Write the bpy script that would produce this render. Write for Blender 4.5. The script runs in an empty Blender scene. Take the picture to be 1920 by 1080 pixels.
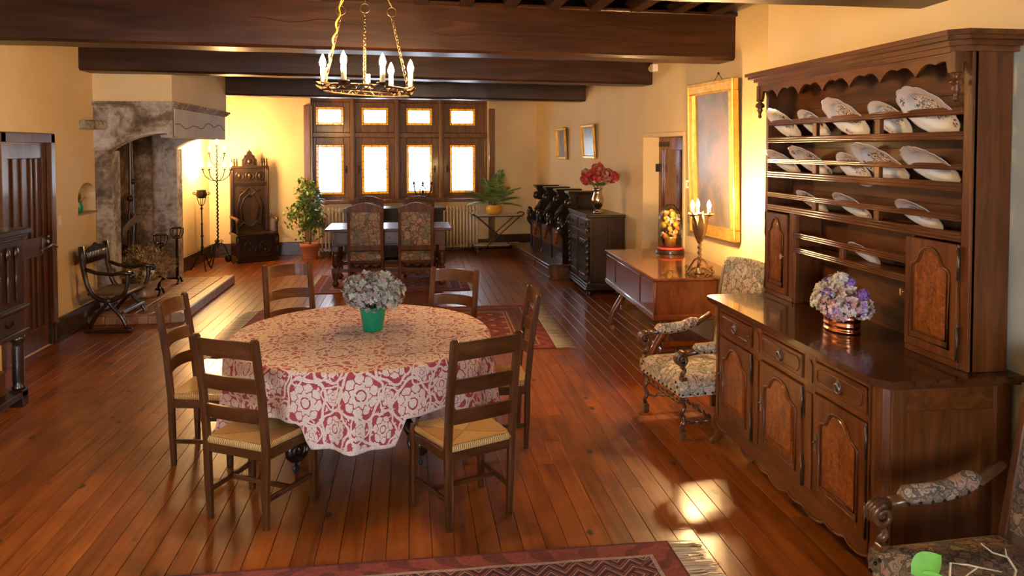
import bpy, bmesh, math, random
from mathutils import Vector, Matrix
random.seed(11)
R = math.radians
PI = math.pi
SC = bpy.context.scene
COL = SC.collection

# ------------------------------------------------------------------ camera, light, exposure
cam_d = bpy.data.cameras.new('camera')
cam = bpy.data.objects.new('camera', cam_d)
COL.objects.link(cam)
cam.location = (0, 0, 2.0)
cam.rotation_euler = (R(90 - 2.0), 0, R(-7.6))
cam_d.sensor_width = 36.0
cam_d.lens = 26.625
cam_d.shift_y = -0.11063
cam_d.clip_start = 0.02
SC.camera = cam

world = bpy.data.worlds.new('sky')
SC.world = world
world.use_nodes = True
bgn = world.node_tree.nodes['Background']
bgn.inputs['Color'].default_value = (0.86, 0.93, 1.0, 1)
SKY = 42.0
bgn.inputs['Strength'].default_value = SKY
BULB_CHANDELIER = 2000.0
BULB_CANDELABRA = 2500.0
BULB_LAMP = 2800.0
WARM = (1.0, 0.60, 0.24)

SC.view_settings.view_transform = 'Standard'
SC.view_settings.look = 'None'
SC.view_settings.gamma = 1.0
SC.view_settings.use_curve_mapping = False
SC.view_settings.exposure = 0.12
try:
    SC.cycles.sample_clamp_indirect = 6.0
    SC.cycles.max_bounces = 9
    SC.cycles.diffuse_bounces = 5
    SC.cycles.glossy_bounces = 4
    SC.cycles.transparent_max_bounces = 12
    SC.cycles.caustics_reflective = False
    SC.cycles.caustics_refractive = False
except Exception:
    pass


def portal(name, loc, rot, sx, sy):
    """marks a window opening for the sky light (a portal gives off no light of its own)"""
    l = bpy.data.lights.new(name, 'AREA')
    l.shape = 'RECTANGLE'
    l.size = sx
    l.size_y = sy
    l.cycles.is_portal = True
    o = bpy.data.objects.new(name, l)
    o.location = loc
    o.rotation_euler = rot
    COL.objects.link(o)
    return o


# ------------------------------------------------------------------ mesh helper
class MB:
    def __init__(s):
        s.v = []
        s.f = []
        s.sm = []
        s.mi = []

    def add(s, vs, fs, smooth=False, mi=0):
        b = len(s.v)
        s.v += [tuple(p) for p in vs]
        for f in fs:
            s.f.append([b + i for i in f])
            s.sm.append(smooth)
            s.mi.append(mi)
        return s

    def box(s, x0, x1, y0, y1, z0, z1, b=0.0, mi=0):
        if x0 > x1: x0, x1 = x1, x0
        if y0 > y1: y0, y1 = y1, y0
        if z0 > z1: z0, z1 = z1, z0
        b = min(b, (x1 - x0) * .45, (y1 - y0) * .45, (z1 - z0) * .45)
        if b <= 0:
            v = [(x, y, z) for z in (z0, z1) for y in (y0, y1) for x in (x0, x1)]
            return s.add(v, [(0, 2, 3, 1), (4, 5, 7, 6), (0, 1, 5, 4), (2, 6, 7, 3), (0, 4, 6, 2), (1, 3, 7, 5)], mi=mi)
        v = []
        idx = {}
        for i, (z, dz) in enumerate(((z0, b), (z1, -b))):
            for j, (y, dy) in enumerate(((y0, b), (y1, -b))):
                for k, (x, dx) in enumerate(((x0, b), (x1, -b))):
                    idx[(k, j, i, 0)] = len(v); v.append((x, y + dy, z + dz))
                    idx[(k, j, i, 1)] = len(v); v.append((x + dx, y, z + dz))
                    idx[(k, j, i, 2)] = len(v); v.append((x + dx, y + dy, z))
        I = idx
        fs = [
            (I[0, 0, 0, 0], I[0, 0, 1, 0], I[0, 1, 1, 0], I[0, 1, 0, 0]), (I[1, 0, 0, 0], I[1, 1, 0, 0], I[1, 1, 1, 0], I[1, 0, 1, 0]),
            (I[0, 0, 0, 1], I[1, 0, 0, 1], I[1, 0, 1, 1], I[0, 0, 1, 1]), (I[0, 1, 0, 1], I[0, 1, 1, 1], I[1, 1, 1, 1], I[1, 1, 0, 1]),
            (I[0, 0, 0, 2], I[0, 1, 0, 2], I[1, 1, 0, 2], I[1, 0, 0, 2]), (I[0, 0, 1, 2], I[1, 0, 1, 2], I[1, 1, 1, 2], I[0, 1, 1, 2])]
        for k in (0, 1):
            for j in (0, 1):
                fs.append((I[k, j, 0, 0], I[k, j, 1, 0], I[k, j, 1, 1], I[k, j, 0, 1]))
        for k in (0, 1):
            for i in (0, 1):
                fs.append((I[k, 0, i, 0], I[k, 1, i, 0], I[k, 1, i, 2], I[k, 0, i, 2]))
        for j in (0, 1):
            for i in (0, 1):
                fs.append((I[0, j, i, 1], I[1, j, i, 1], I[1, j, i, 2], I[0, j, i, 2]))
        for i in (0, 1):
            for j in (0, 1):
                for k in (0, 1):
                    fs.append((I[k, j, i, 0], I[k, j, i, 1], I[k, j, i, 2]))
        return s.add(v, fs, mi=mi)

    def cbox(s, c, d, b=0.0, mi=0):
        return s.box(c[0] - d[0] / 2, c[0] + d[0] / 2, c[1] - d[1] / 2, c[1] + d[1] / 2, c[2] - d[2] / 2, c[2] + d[2] / 2, b, mi)

    def bar(s, p, q, w, h, up=(0, 0, 1), b=0.0, mi=0):
        """box from p to q, w across, h along 'up'"""
        p = Vector(p); q = Vector(q)
        d = q - p
        L = d.length
        d.normalize()
        u = Vector(up)
        a = d.cross(u)
        if a.length < 1e-5:
            a = d.cross(Vector((1, 0, 0)))
        a.normalize()
        u = a.cross(d)
        t = MB().box(0, L, -w / 2, w / 2, -h / 2, h / 2, b)
        m = Matrix((d, a * -1, u)).transposed()
        return s.add([p + m @ Vector(x) for x in t.v], t.f, mi=mi)

    def tube(s, pts, r, n=8, closed=False, smooth=True, mi=0, flat=None):
        pts = [Vector(p) for p in pts]
        k = len(pts)
        rs = r if isinstance(r, (list, tuple)) else [r] * k
        tang = []
        for i in range(k):
            a = pts[i - 1] if (i > 0 or closed) else pts[i]
            b = pts[(i + 1) % k] if (i < k - 1 or closed) else pts[i]
            t = b - a
            if t.length < 1e-9: t = Vector((0, 0, 1))
            tang.append(t.normalized())
        ref = Vector((0, 0, 1)) if abs(tang[0].z) < .9 else Vector((1, 0, 0))
        nrm = (ref - tang[0] * ref.dot(tang[0])).normalized()
        vs = []
        for i in range(k):
            if i > 0:
                nrm = nrm - tang[i] * nrm.dot(tang[i])
                if nrm.length < 1e-6:
                    nrm = tang[i].orthogonal()
                nrm.normalize()
            bi = tang[i].cross(nrm)
            for j in range(n):
                a = 2 * PI * (j + .5) / n
                ca, sa = math.cos(a), math.sin(a)
                if flat: ca *= flat
                vs.append(pts[i] + (nrm * ca + bi * sa) * rs[i])
        fs = []
        m = k if closed else k - 1
        for i in range(m):
            for j in range(n):
                i2 = (i + 1) % k
                fs.append((i * n + j, i * n + (j + 1) % n, i2 * n + (j + 1) % n, i2 * n + j))
        s.add(vs, fs, smooth, mi)
        if not closed:
            s.add(vs[:n], [tuple(range(n - 1, -1, -1))], False, mi)
            s.add(vs[-n:], [tuple(range(n))], False, mi)
        return s

    def lathe(s, prof, n=20, o=(0, 0, 0), smooth=True, sx=1, sy=1, mi=0, wob=None):
        vs = []
        for (r, z) in prof:
            for j in range(n):
                a = 2 * PI * j / n
                k = wob(a, r, z) if wob else 1
                vs.append((o[0] + r * k * math.cos(a) * sx, o[1] + r * k * math.sin(a) * sy, o[2] + z))
        fs = []
        for i in range(len(prof) - 1):
            for j in range(n):
                fs.append((i * n + j, i * n + (j + 1) % n, (i + 1) * n + (j + 1) % n, (i + 1) * n + j))
        s.add(vs, fs, smooth, mi)
        if prof[0][0] > 1e-5:
            s.add(vs[:n], [tuple(range(n - 1, -1, -1))], False, mi)
        if prof[-1][0] > 1e-5:
            s.add(vs[-n:], [tuple(range(n))], False, mi)
        return s

    def prism(s, poly, plane, c0, c1, mi=0, smooth=False):
        def P(a, b, c):
            return {'xz': (a, c, b), 'yz': (c, a, b), 'xy': (a, b, c)}[plane]
        n = len(poly)
        vs = [P(a, b, c0) for a, b in poly] + [P(a, b, c1) for a, b in poly]
        s.add(vs, [tuple(range(n)), tuple(range(2 * n - 1, n - 1, -1))], False, mi)
        return s.add(vs, [(i, i + n, (i + 1) % n + n, (i + 1) % n) for i in range(n)], smooth, mi)

    def ell(s, c, r, n=10, m=6, mi=0):
        if not isinstance(r, (list, tuple)): r = (r, r, r)
        vs = []
        for i in range(m + 1):
            t = PI * i / m
            for j in range(n):
                a = 2 * PI * j / n
                vs.append((c[0] + r[0] * math.sin(t) * math.cos(a), c[1] + r[1] * math.sin(t) * math.sin(a), c[2] + r[2] * math.cos(t)))
        fs = []
        for i in range(m):
            for j in range(n):
                fs.append((i * n + j, (i + 1) * n + j, (i + 1) * n + (j + 1) % n, i * n + (j + 1) % n))
        return s.add(vs, fs, True, mi)

    def twist(s, p, q, r, turns, n=8, seg=9):
        """barley twist between p and q"""
        p = Vector(p); q = Vector(q)
        d = q - p
        a = d.normalized().orthogonal().normalized()
        b = d.normalized().cross(a)
        k = max(6, int(turns * seg))
        pts = []
        for i in range(k + 1):
            t = i / k
            th = 2 * PI * turns * t
            pts.append(p + d * t + (a * math.cos(th) + b * math.sin(th)) * r * .42)
        return s.tube(pts, r * .72, n)

    def grid(s, fn, nu, nv, smooth=True, wrapu=False, mi=0):
        vs = [fn(i / nu, j / nv) for j in range(nv + 1) for i in range(nu + (0 if wrapu else 1))]
        w = nu if wrapu else nu + 1
        fs = []
        for j in range(nv):
            for i in range(nu):
                i2 = (i + 1) % w
                fs.append((j * w + i, j * w + i2, (j + 1) * w + i2, (j + 1) * w + i))
        return s.add(vs, fs, smooth, mi)

    def quad(s, a, b, c, d, smooth=False, mi=0):
        return s.add([a, b, c, d], [(0, 1, 2, 3)], smooth, mi)

    def xf(s, m):
        s.v = [tuple(m @ Vector(p)) for p in s.v]
        return s

    def merge(s, o):
        b = len(s.v)
        s.v += o.v
        s.f += [[b + i for i in f] for f in o.f]
        s.sm += o.sm
        s.mi += o.mi
        return s

    def mesh(s, name, mats):
        me = bpy.data.meshes.new(name)
        me.from_pydata(s.v, [], s.f)
        me.polygons.foreach_set('use_smooth', s.sm)
        if not isinstance(mats, (list, tuple)): mats = [mats]
        for m in mats: me.materials.append(m)
        if len(mats) > 1:
            me.polygons.foreach_set('material_index', s.mi)
        me.update()
        bm = bmesh.new()
        bm.from_mesh(me)
        bmesh.ops.remove_doubles(bm, verts=bm.verts, dist=1e-6)
        bmesh.ops.recalc_face_normals(bm, faces=bm.faces)
        bm.to_mesh(me)
        bm.free()
        return me

    def build(s, name, mats, parent=None, loc=(0, 0, 0), rot=(0, 0, 0), kind=None, label=None):
        o = bpy.data.objects.new(name, s.mesh(name, mats))
        COL.objects.link(o)
        o.location = loc
        o.rotation_euler = rot
        if parent: o.parent = parent
        if kind: o['kind'] = kind
        if label: o['label'] = label
        return o


def link(name, me, parent=None, loc=(0, 0, 0), rot=(0, 0, 0), scale=None):
    o = bpy.data.objects.new(name, me)
    COL.objects.link(o)
    o.location = loc
    o.rotation_euler = rot
    if scale: o.scale = scale if isinstance(scale, (tuple, list)) else (scale,) * 3
    if parent: o.parent = parent
    return o


def thing(name, label, cat, loc=(0, 0, 0), rz=0, group=None):
    o = bpy.data.objects.new(name, None)
    COL.objects.link(o)
    o.empty_display_size = .1
    o.location = loc
    o.rotation_euler = (0, 0, rz)
    o['label'] = label
    o['category'] = cat
    if group: o['group'] = group
    return o


def tag(o, label, cat, group=None):
    o['label'] = label
    o['category'] = cat
    if group: o['group'] = group
    return o


def struct(o):
    o['kind'] = 'structure'
    return o


def sempty(name, loc=(0, 0, 0), rz=0):
    o = bpy.data.objects.new(name, None)
    COL.objects.link(o)
    o.location = loc
    o.rotation_euler = (0, 0, rz)
    o['kind'] = 'structure'
    return o


def copy_tree(o, parent=None):
    c = o.copy()
    COL.objects.link(c)
    c.parent = parent
    for ch in list(o.children):
        copy_tree(ch, c)
    return c


def dup(o, label, loc, rz, group=None):
    c = copy_tree(o)
    c.location = loc
    c.rotation_euler = (0, 0, rz)
    c['label'] = label
    if group: c['group'] = group
    return c


def spiral(cx, cz, r0, r1, a0, turns, n=20):
    out = []
    for i in range(n + 1):
        t = i / n
        a = a0 + turns * 2 * PI * t
        r = r0 + (r1 - r0) * t
        out.append((cx + r * math.cos(a), cz + r * math.sin(a)))
    return out


def bez(p0, p1, p2, p3, n=10):
    out = []
    for i in range(n + 1):
        t = i / n
        u = 1 - t
        out.append(tuple(u ** 3 * a + 3 * u * u * t * b + 3 * u * t * t * c + t ** 3 * d for a, b, c, d in zip(p0, p1, p2, p3)))
    return out


# ------------------------------------------------------------------ materials
class X:
    """tiny expression wrapper over shader math nodes"""
    def __init__(s, nt, k): s.nt = nt; s.k = k

    def _m(s, op, *a):
        n = s.nt.nodes.new('ShaderNodeMath')
        n.operation = op
        for i, q in enumerate(a):
            if isinstance(q, X): s.nt.links.new(q.k, n.inputs[i])
            else: n.inputs[i].default_value = float(q)
        return X(s.nt, n.outputs[0])

    def __add__(s, o): return s._m('ADD', s, o)
    __radd__ = __add__
    def __sub__(s, o): return s._m('SUBTRACT', s, o)
    def __rsub__(s, o): return s._m('SUBTRACT', o, s)
    def __mul__(s, o): return s._m('MULTIPLY', s, o)
    __rmul__ = __mul__
    def __truediv__(s, o): return s._m('DIVIDE', s, o)
    def abs(s): return s._m('ABSOLUTE', s)
    def fr(s): return s._m('FRACT', s)
    def floor(s): return s._m('FLOOR', s)
    def sin(s): return s._m('SINE', s)
    def cos(s): return s._m('COSINE', s)
    def lt(s, o): return s._m('LESS_THAN', s, o)
    def gt(s, o): return s._m('GREATER_THAN', s, o)
    def mn(s, o): return s._m('MINIMUM', s, o)
    def mx(s, o): return s._m('MAXIMUM', s, o)
    def sqrt(s): return s._m('SQRT', s)
    def at2(s, o): return s._m('ARCTAN2', s, o)
    def pw(s, o): return s._m('POWER', s, o)


def mat_base(name):
    m = bpy.data.materials.new(name)
    m.use_nodes = True
    nt = m.node_tree
    return m, nt, nt.nodes['Principled BSDF']


def coords(nt, kind='Object', scale=(1, 1, 1), rnd=False):
    tc = nt.nodes.new('ShaderNodeTexCoord')
    mp = nt.nodes.new('ShaderNodeMapping')
    mp.inputs['Scale'].default_value = scale
    nt.links.new(tc.outputs[kind], mp.inputs['Vector'])
    if rnd:
        oi = nt.nodes.new('ShaderNodeObjectInfo')
        mu = nt.nodes.new('ShaderNodeMath')
        mu.operation = 'MULTIPLY'
        mu.inputs[1].default_value = 37.0
        nt.links.new(oi.outputs['Random'], mu.inputs[0])
        cb = nt.nodes.new('ShaderNodeCombineXYZ')
        for i in range(3): nt.links.new(mu.outputs[0], cb.inputs[i])
        nt.links.new(cb.outputs[0], mp.inputs['Location'])
    return mp.outputs[0]


def noise(nt, vec, scale, detail=4, rough=.55, dist=0.0):
    n = nt.nodes.new('ShaderNodeTexNoise')
    n.inputs['Scale'].default_value = scale
    n.inputs['Detail'].default_value = detail
    n.inputs['Roughness'].default_value = rough
    n.inputs['Distortion'].default_value = dist
    if vec is not None: nt.links.new(vec, n.inputs['Vector'])
    return n


def ramp(nt, fac, stops, const=False):
    n = nt.nodes.new('ShaderNodeValToRGB')
    cr = n.color_ramp
    if const: cr.interpolation = 'CONSTANT'
    while len(cr.elements) < len(stops): cr.elements.new(.5)
    for e, (p, c) in zip(cr.elements, stops):
        e.position = p
        e.color = (*c, 1)
    nt.links.new(fac.k if isinstance(fac, X) else fac, n.inputs[0])
    return n.outputs[0]


def mixc(nt, fac, a, b, mode='MIX'):
    n = nt.nodes.new('ShaderNodeMix')
    n.data_type = 'RGBA'
    n.blend_type = mode
    for sock, q in ((n.inputs[0], fac), (n.inputs[6], a), (n.inputs[7], b)):
        if isinstance(q, X): nt.links.new(q.k, sock)
        elif isinstance(q, bpy.types.NodeSocket): nt.links.new(q, sock)
        elif isinstance(q, (int, float)): sock.default_value = q
        else: sock.default_value = (*q, 1)
    return n.outputs[2]


def bump(nt, bs, h, strength=.3, dist=.01):
    n = nt.nodes.new('ShaderNodeBump')
    n.inputs['Strength'].default_value = strength
    n.inputs['Distance'].default_value = dist
    nt.links.new(h.k if isinstance(h, X) else h, n.inputs['Height'])
    nt.links.new(n.outputs[0], bs.inputs['Normal'])


def plain(name, c, rough=.5, metal=0.0, coat=0.0, bumpy=0.0, var=.12, scale=30):
    m, nt, bs = mat_base(name)
    v = coords(nt, rnd=True)
    n = noise(nt, v, scale, 4)
    lo = tuple(x * (1 - var) for x in c)
    hi = tuple(min(1, x * (1 + var)) for x in c)
    nt.links.new(ramp(nt, n.outputs['Fac'], [(.3, lo), (.7, hi)]), bs.inputs['Base Color'])
    bs.inputs['Roughness'].default_value = rough
    bs.inputs['Metallic'].default_value = metal
    bs.inputs['Coat Weight'].default_value = coat
    bs.inputs['Coat Roughness'].default_value = .1
    if bumpy: bump(nt, bs, n.outputs['Fac'], bumpy, .01)
    return m


def wood(name, dark, mid, light, axis='z', rough=.35, coat=.3, freq=9.0, stretch=14.0, burl=0.0, bumpy=.08, crough=.12, pvar=0.0, knots=False, spec=.3):
    m, nt, bs = mat_base(name)
    sc = {'x': (1, stretch, stretch), 'y': (stretch, 1, stretch), 'z': (stretch, stretch, 1)}[axis]
    v = coords(nt, scale=sc, rnd=True)
    n = noise(nt, v, freq / stretch * 2.0, 6, .6, .9)
    f = n.outputs['Fac']
    if burl:
        v2 = coords(nt, scale=(1, 1, 1), rnd=True)
        n2 = noise(nt, v2, 22, 6, .7, 2.2)
        f2 = X(nt, f) * (1 - burl) + X(nt, n2.outputs['Fac']) * burl
        f = f2.k
    lo_, hi_ = (.36, .64) if burl > .5 else (.25, .75)
    c = ramp(nt, f, [(lo_, dark), (.5, mid), (hi_, light)])
    if pvar:
        oi = nt.nodes.new('ShaderNodeObjectInfo')
        hv = nt.nodes.new('ShaderNodeHueSaturation')
        k = X(nt, oi.outputs['Random']) * (2 * pvar) + (1 - pvar)
        nt.links.new(k.k, hv.inputs['Value'])
        nt.links.new(c, hv.inputs['Color'])
        c = hv.outputs[0]
    if knots:
        vk = coords(nt, scale=(6.0, 3.4, 1), rnd=True)
        vo = nt.nodes.new('ShaderNodeTexVoronoi')
        vo.inputs['Scale'].default_value = 1.0
        nt.links.new(vk, vo.inputs['Vector'])
        sk_ = nt.nodes.new('ShaderNodeSeparateColor')
        nt.links.new(vo.outputs['Color'], sk_.inputs[0])
        big = noise(nt, coords(nt, scale=(1, 1, 1), rnd=True), 2.6, 3)
        kd = X(nt, vo.outputs['Distance'])
        c = mixc(nt, ((1 - kd * 6.5).mx(0.0) * 2.2).mn(1.0) * X(nt, sk_.outputs[0]).gt(.52), c, (.022, .006, .003))
        c = mixc(nt, (X(nt, big.outputs['Fac']) - .42).mx(0.0) * 2.2, c, dark)
    nt.links.new(c, bs.inputs['Base Color'])
    bs.inputs['Roughness'].default_value = rough
    bs.inputs['Specular IOR Level'].default_value = spec
    bs.inputs['Coat Weight'].default_value = coat
    bs.inputs['Coat Roughness'].default_value = crough
    if bumpy: bump(nt, bs, f, bumpy, .004)
    return m


def emit(name, c, s):
    m = bpy.data.materials.new(name)
    m.use_nodes = True
    nt = m.node_tree
    nt.nodes.remove(nt.nodes['Principled BSDF'])
    e = nt.nodes.new('ShaderNodeEmission')
    e.inputs[0].default_value = (*c, 1)
    e.inputs[1].default_value = s
    nt.links.new(e.outputs[0], nt.nodes['Material Output'].inputs[0])
    return m


def thin_glass(name, tint, rough=.03, wav=0.0, gloss=.06):
    """window / dome glass: see-through with a surface reflection"""
    m = bpy.data.materials.new(name)
    m.use_nodes = True
    nt = m.node_tree
    nt.nodes.remove(nt.nodes['Principled BSDF'])
    t = nt.nodes.new('ShaderNodeBsdfTransparent')
    g = nt.nodes.new('ShaderNodeBsdfGlossy')
    g.inputs['Roughness'].default_value = rough
    fz = nt.nodes.new('ShaderNodeLayerWeight')
    fz.inputs['Blend'].default_value = .25
    mx = nt.nodes.new('ShaderNodeMixShader')
    k = X(nt, fz.outputs['Fresnel']) * .8 + gloss
    nt.links.new(k.k, mx.inputs[0])
    nt.links.new(t.outputs[0], mx.inputs[1])
    nt.links.new(g.outputs[0], mx.inputs[2])
    if wav:
        v = coords(nt, rnd=True)
        n = noise(nt, v, 3.5, 3)
        lo = tuple(x * (1 - wav) for x in tint)
        nt.links.new(ramp(nt, n.outputs['Fac'], [(.35, lo), (.6, tint)]), t.inputs[0])
    else:
        t.inputs[0].default_value = (*tint, 1)
    nt.links.new(mx.outputs[0], nt.nodes['Material Output'].inputs[0])
    return m


def island(name, stops, rough=.6, trans=0.0, vnoise=0.0):
    """petals and leaves: each loose piece takes its own colour from the list"""
    m, nt, bs = mat_base(name)
    g = nt.nodes.new('ShaderNodeNewGeometry')
    n = len(stops)
    c = ramp(nt, g.outputs['Random Per Island'], [(i / n, s) for i, s in enumerate(stops)], True)
    nt.links.new(c, bs.inputs['Base Color'])
    bs.inputs['Roughness'].default_value = rough
    if trans:
        bs.inputs['Subsurface Weight'].default_value = 0
    return m


M = {}
# walls and stone
def plaster(name, a, b):
    m, nt, bs = mat_base(name)
    v = coords(nt)
    n = noise(nt, v, 1.3, 5, .6)
    n2 = noise(nt, v, 60, 3)
    nt.links.new(ramp(nt, n.outputs['Fac'], [(.3, a), (.7, b)]), bs.inputs['Base Color'])
    bs.inputs['Roughness'].default_value = .75
    bump(nt, bs, n2.outputs['Fac'], .06, .01)
    return m
M['plaster'] = plaster('cream_plaster', (.70, .51, .265), (.78, .59, .32))
M['reveal'] = plaster('pale_plaster', (.74, .62, .42), (.80, .68, .47))
M['greenish'] = plain('grey_green_paint', (.55, .54, .42), .6, var=.05, scale=4)


def stone(name, stops, sc=2.2, crack=False):
    m, nt, bs = mat_base(name)
    v = coords(nt)
    n = noise(nt, v, sc, 8, .65, .6)
    n2 = noise(nt, v, 18, 5, .6)
    c = ramp(nt, X(nt, n.outputs['Fac']) * .75 + X(nt, n2.outputs['Fac']) * .25, stops)
    nt.links.new(c, bs.inputs['Base Color'])
    bs.inputs['Roughness'].default_value = .85
    bump(nt, bs, n2.outputs['Fac'], .35, .01)
    return m
M['stone'] = stone('weathered_stone', [(.38, (.085, .055, .036)), (.46, (.20, .15, .11)), (.52, (.36, .305, .255)), (.60, (.52, .48, .44))])
M['stone_pale'] = stone('pale_stone', [(.3, (.46, .42, .39)), (.6, (.58, .55, .52))], 1.5)
M['soot'] = stone('sooty_stone', [(.38, (.035, .024, .017)), (.49, (.16, .12, .09)), (.60, (.42, .37, .325))], 1.6)
M['tile'] = plain('hearth_tile', (.30, .13, .07), .35, coat=.3, var=.35, scale=9)
M['kerb'] = plain('hearth_kerb_stone', (.30, .19, .135), .35, coat=.2, var=.25, scale=8)
# woods
M['board'] = wood('waxed_floorboard', (.11, .022, .0035), (.30, .074, .0105), (.43, .126, .021), 'y', .40, .45, 7, 16, bumpy=.12, crough=.18, pvar=.12, knots=True, spec=.28)
M['gap'] = plain('dark_joint', (.012, .006, .004), .9)
M['beam'] = wood('dark_oak_beam', (.012, .004, .0018), (.034, .012, .005), (.062, .024, .010), 'x', .42, .2, 6, 12, bumpy=.35, crough=.25, spec=.2)
M['joist'] = wood('dark_oak_joist', (.010, .004, .002), (.024, .009, .004), (.044, .017, .008), 'y', .5, .1, 6, 12, spec=.2)
M['ceil'] = wood('ceiling_board', (.008, .003, .0015), (.018, .007, .003), (.030, .012, .005), 'y', .6, .0, 6, 12, spec=.1)
_d = ((.034, .0085, .0022), (.100, .0285, .0068), (.180, .058, .0155))
M['dresser'] = wood('walnut_vertical', *_d, 'z', .33, .32, 8, 10, bumpy=.05, crough=.08, spec=.2)
M['dresser_h'] = wood('walnut_horizontal', *_d, 'y', .33, .32, 8, 10, bumpy=.05, crough=.08, spec=.2)
M['dresser_top'] = wood('walnut_top', (.022, .006, .002), (.055, .014, .004), (.09, .025, .007), 'y', .24, .5, 8, 10, bumpy=.02, crough=.05)
M['dresser_in'] = wood('walnut_back_board', (.028, .0075, .002), (.074, .022, .0058), (.125, .041, .0115), 'y', .5, .08, 6, 8, spec=.15)
M['burl'] = wood('burl_panel', (.040, .008, .0015), (.175, .045, .008), (.32, .100, .020), 'z', .28, .4, 9, 4, burl=.6, bumpy=.03)
M['chairwood'] = wood('honey_walnut', (.024, .007, .0022), (.062, .0195, .0058), (.115, .041, .0135), 'z', .34, .3, 8, 10, bumpy=.06, crough=.09, spec=.2)
M['chairwood_x'] = wood('honey_walnut_rail', (.024, .007, .0022), (.062, .0195, .0058), (.115, .041, .0135), 'x', .34, .3, 8, 10, bumpy=.06, crough=.09, spec=.2)
M['darkwood'] = wood('blackened_oak', (.008, .0036, .0022), (.020, .0085, .0050), (.042, .018, .010), 'z', .32, .4, 8, 10, bumpy=.08)
M['mahog'] = wood('mahogany', (.060, .014, .005), (.150, .042, .014), (.25, .080, .028), 'z', .2, .6, 5, 3, burl=.35, bumpy=.02, crough=.05)
M['mahog_top'] = wood('mahogany_top', (.070, .018, .007), (.15, .045, .016), (.23, .078, .029), 'y', .16, .7, 6, 8, bumpy=.01, crough=.04)
M['doorwood'] = wood('old_door_oak', (.036, .012, .005), (.085, .031, .013), (.14, .056, .025), 'z', .4, .25, 8, 12, bumpy=.1)
M['winwood'] = wood('window_oak', (.080, .034, .014), (.165, .075, .031), (.25, .12, .054), 'z', .45, .15, 8, 12)
M['base'] = wood('baseboard_oak', (.016, .007, .004), (.036, .015, .008), (.065, .028, .014), 'y', .4, .25, 6, 10)
M['deskwood'] = wood('desk_walnut', (.035, .011, .005), (.078, .027, .012), (.13, .048, .021), 'x', .35, .18, 7, 10, crough=.12)
M['chairframe'] = wood('chair_frame_walnut', (.035, .011, .004), (.080, .027, .010), (.13, .048, .018), 'z', .45, .05, 7, 10, spec=.15)
M['twistwood'] = wood('turned_walnut', (.038, .014, .006), (.090, .034, .013), (.16, .066, .026), 'z', .3, .45, 8, 6)
# metals and others
M['iron'] = plain('black_iron', (.022, .018, .015), .42, .85, var=.3)
M['rustiron'] = plain('brown_iron', (.085, .050, .026), .42, .8, var=.3)
M['bronze'] = plain('bronze', (.34, .22, .11), .36, .85, var=.25)
M['brass'] = plain('brass', (.75, .50, .18), .28, 1.0)
M['gold'] = plain('gilded_wood', (.80, .50, .12), .36, .75, var=.22, scale=14)
M['steel'] = plain('dull_steel', (.30, .28, .27), .35, 1.0)
M['oldsteel'] = plain('old_steel', (.10, .085, .075), .4, .9)
M['copper'] = plain('copper', (.78, .32, .16), .18, 1.0, var=.1)
M['silver'] = plain('silvered_vase', (.62, .50, .44), .16, 1.0, var=.1)
M['bluecaster'] = plain('steel_caster', (.10, .13, .16), .3, .9)
M['candle'] = plain('candle_sleeve', (.80, .66, .40), .5, var=.04)
M['white'] = plain('white_plastic', (.75, .72, .65), .45, var=.03)
M['cable'] = plain('yellow_cable', (.75, .48, .03), .4, var=.05)
M['radiator'] = plain('cream_radiator', (.78, .66, .50), .4, coat=.2, var=.05)
M['terracotta'] = plain('terracotta', (.47, .17, .075), .75, var=.15)
M['ochre'] = plain('ochre_glaze', (.62, .32, .025), .2, coat=.6, var=.12)
M['greenpot'] = plain('green_pot', (.005, .24, .12), .3, coat=.3, var=.06)
M['soil'] = plain('soil', (.03, .018, .01), .95)
M['marble'] = plain('grey_marble', (.52, .52, .50), .3, coat=.3, var=.12, scale=8)
M['redvelvet'] = plain('red_velvet', (.42, .05, .035), .8, var=.1)
M['mustard'] = plain('mustard_leather', (.11, .055, .012), .5, var=.25, scale=12)
M['paper'] = plain('old_paper', (.45, .38, .33), .7, var=.15)
M['bookblue'] = plain('blue_grey_cover', (.17, .17, .22), .55, var=.1)
M['bookbrown'] = plain('brown_cover', (.16, .09, .06), .5, var=.1)
M['fringe'] = island('wool_fringe', [(.62, .57, .50), (.50, .45, .38), (.70, .65, .60), (.42, .36, .29)], .9)
M['bulb_ch'] = emit('chandelier_bulb', WARM, BULB_CHANDELIER)
M['bulb_ca'] = emit('candelabra_bulb', WARM, BULB_CANDELABRA)
M['bulb_la'] = emit('lamp_bulb', WARM, BULB_LAMP)
M['amberlens'] = plain('amber_lens', (.80, .45, .05), .15, coat=.5)
M['pane'] = thin_glass('leaded_pane', (.62, .64, .66), .12, .4)
M['pane_amber'] = thin_glass('amber_pane', (.20, .105, .003), .12, .2)
M['pane_clear'] = thin_glass('clear_pane', (.95, .96, .97), .02)
M['dome'] = thin_glass('glass_dome', (.97, .97, .96), .02, gloss=.02)
M['lead'] = plain('lead_came', (.05, .05, .05), .5, .6)
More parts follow.
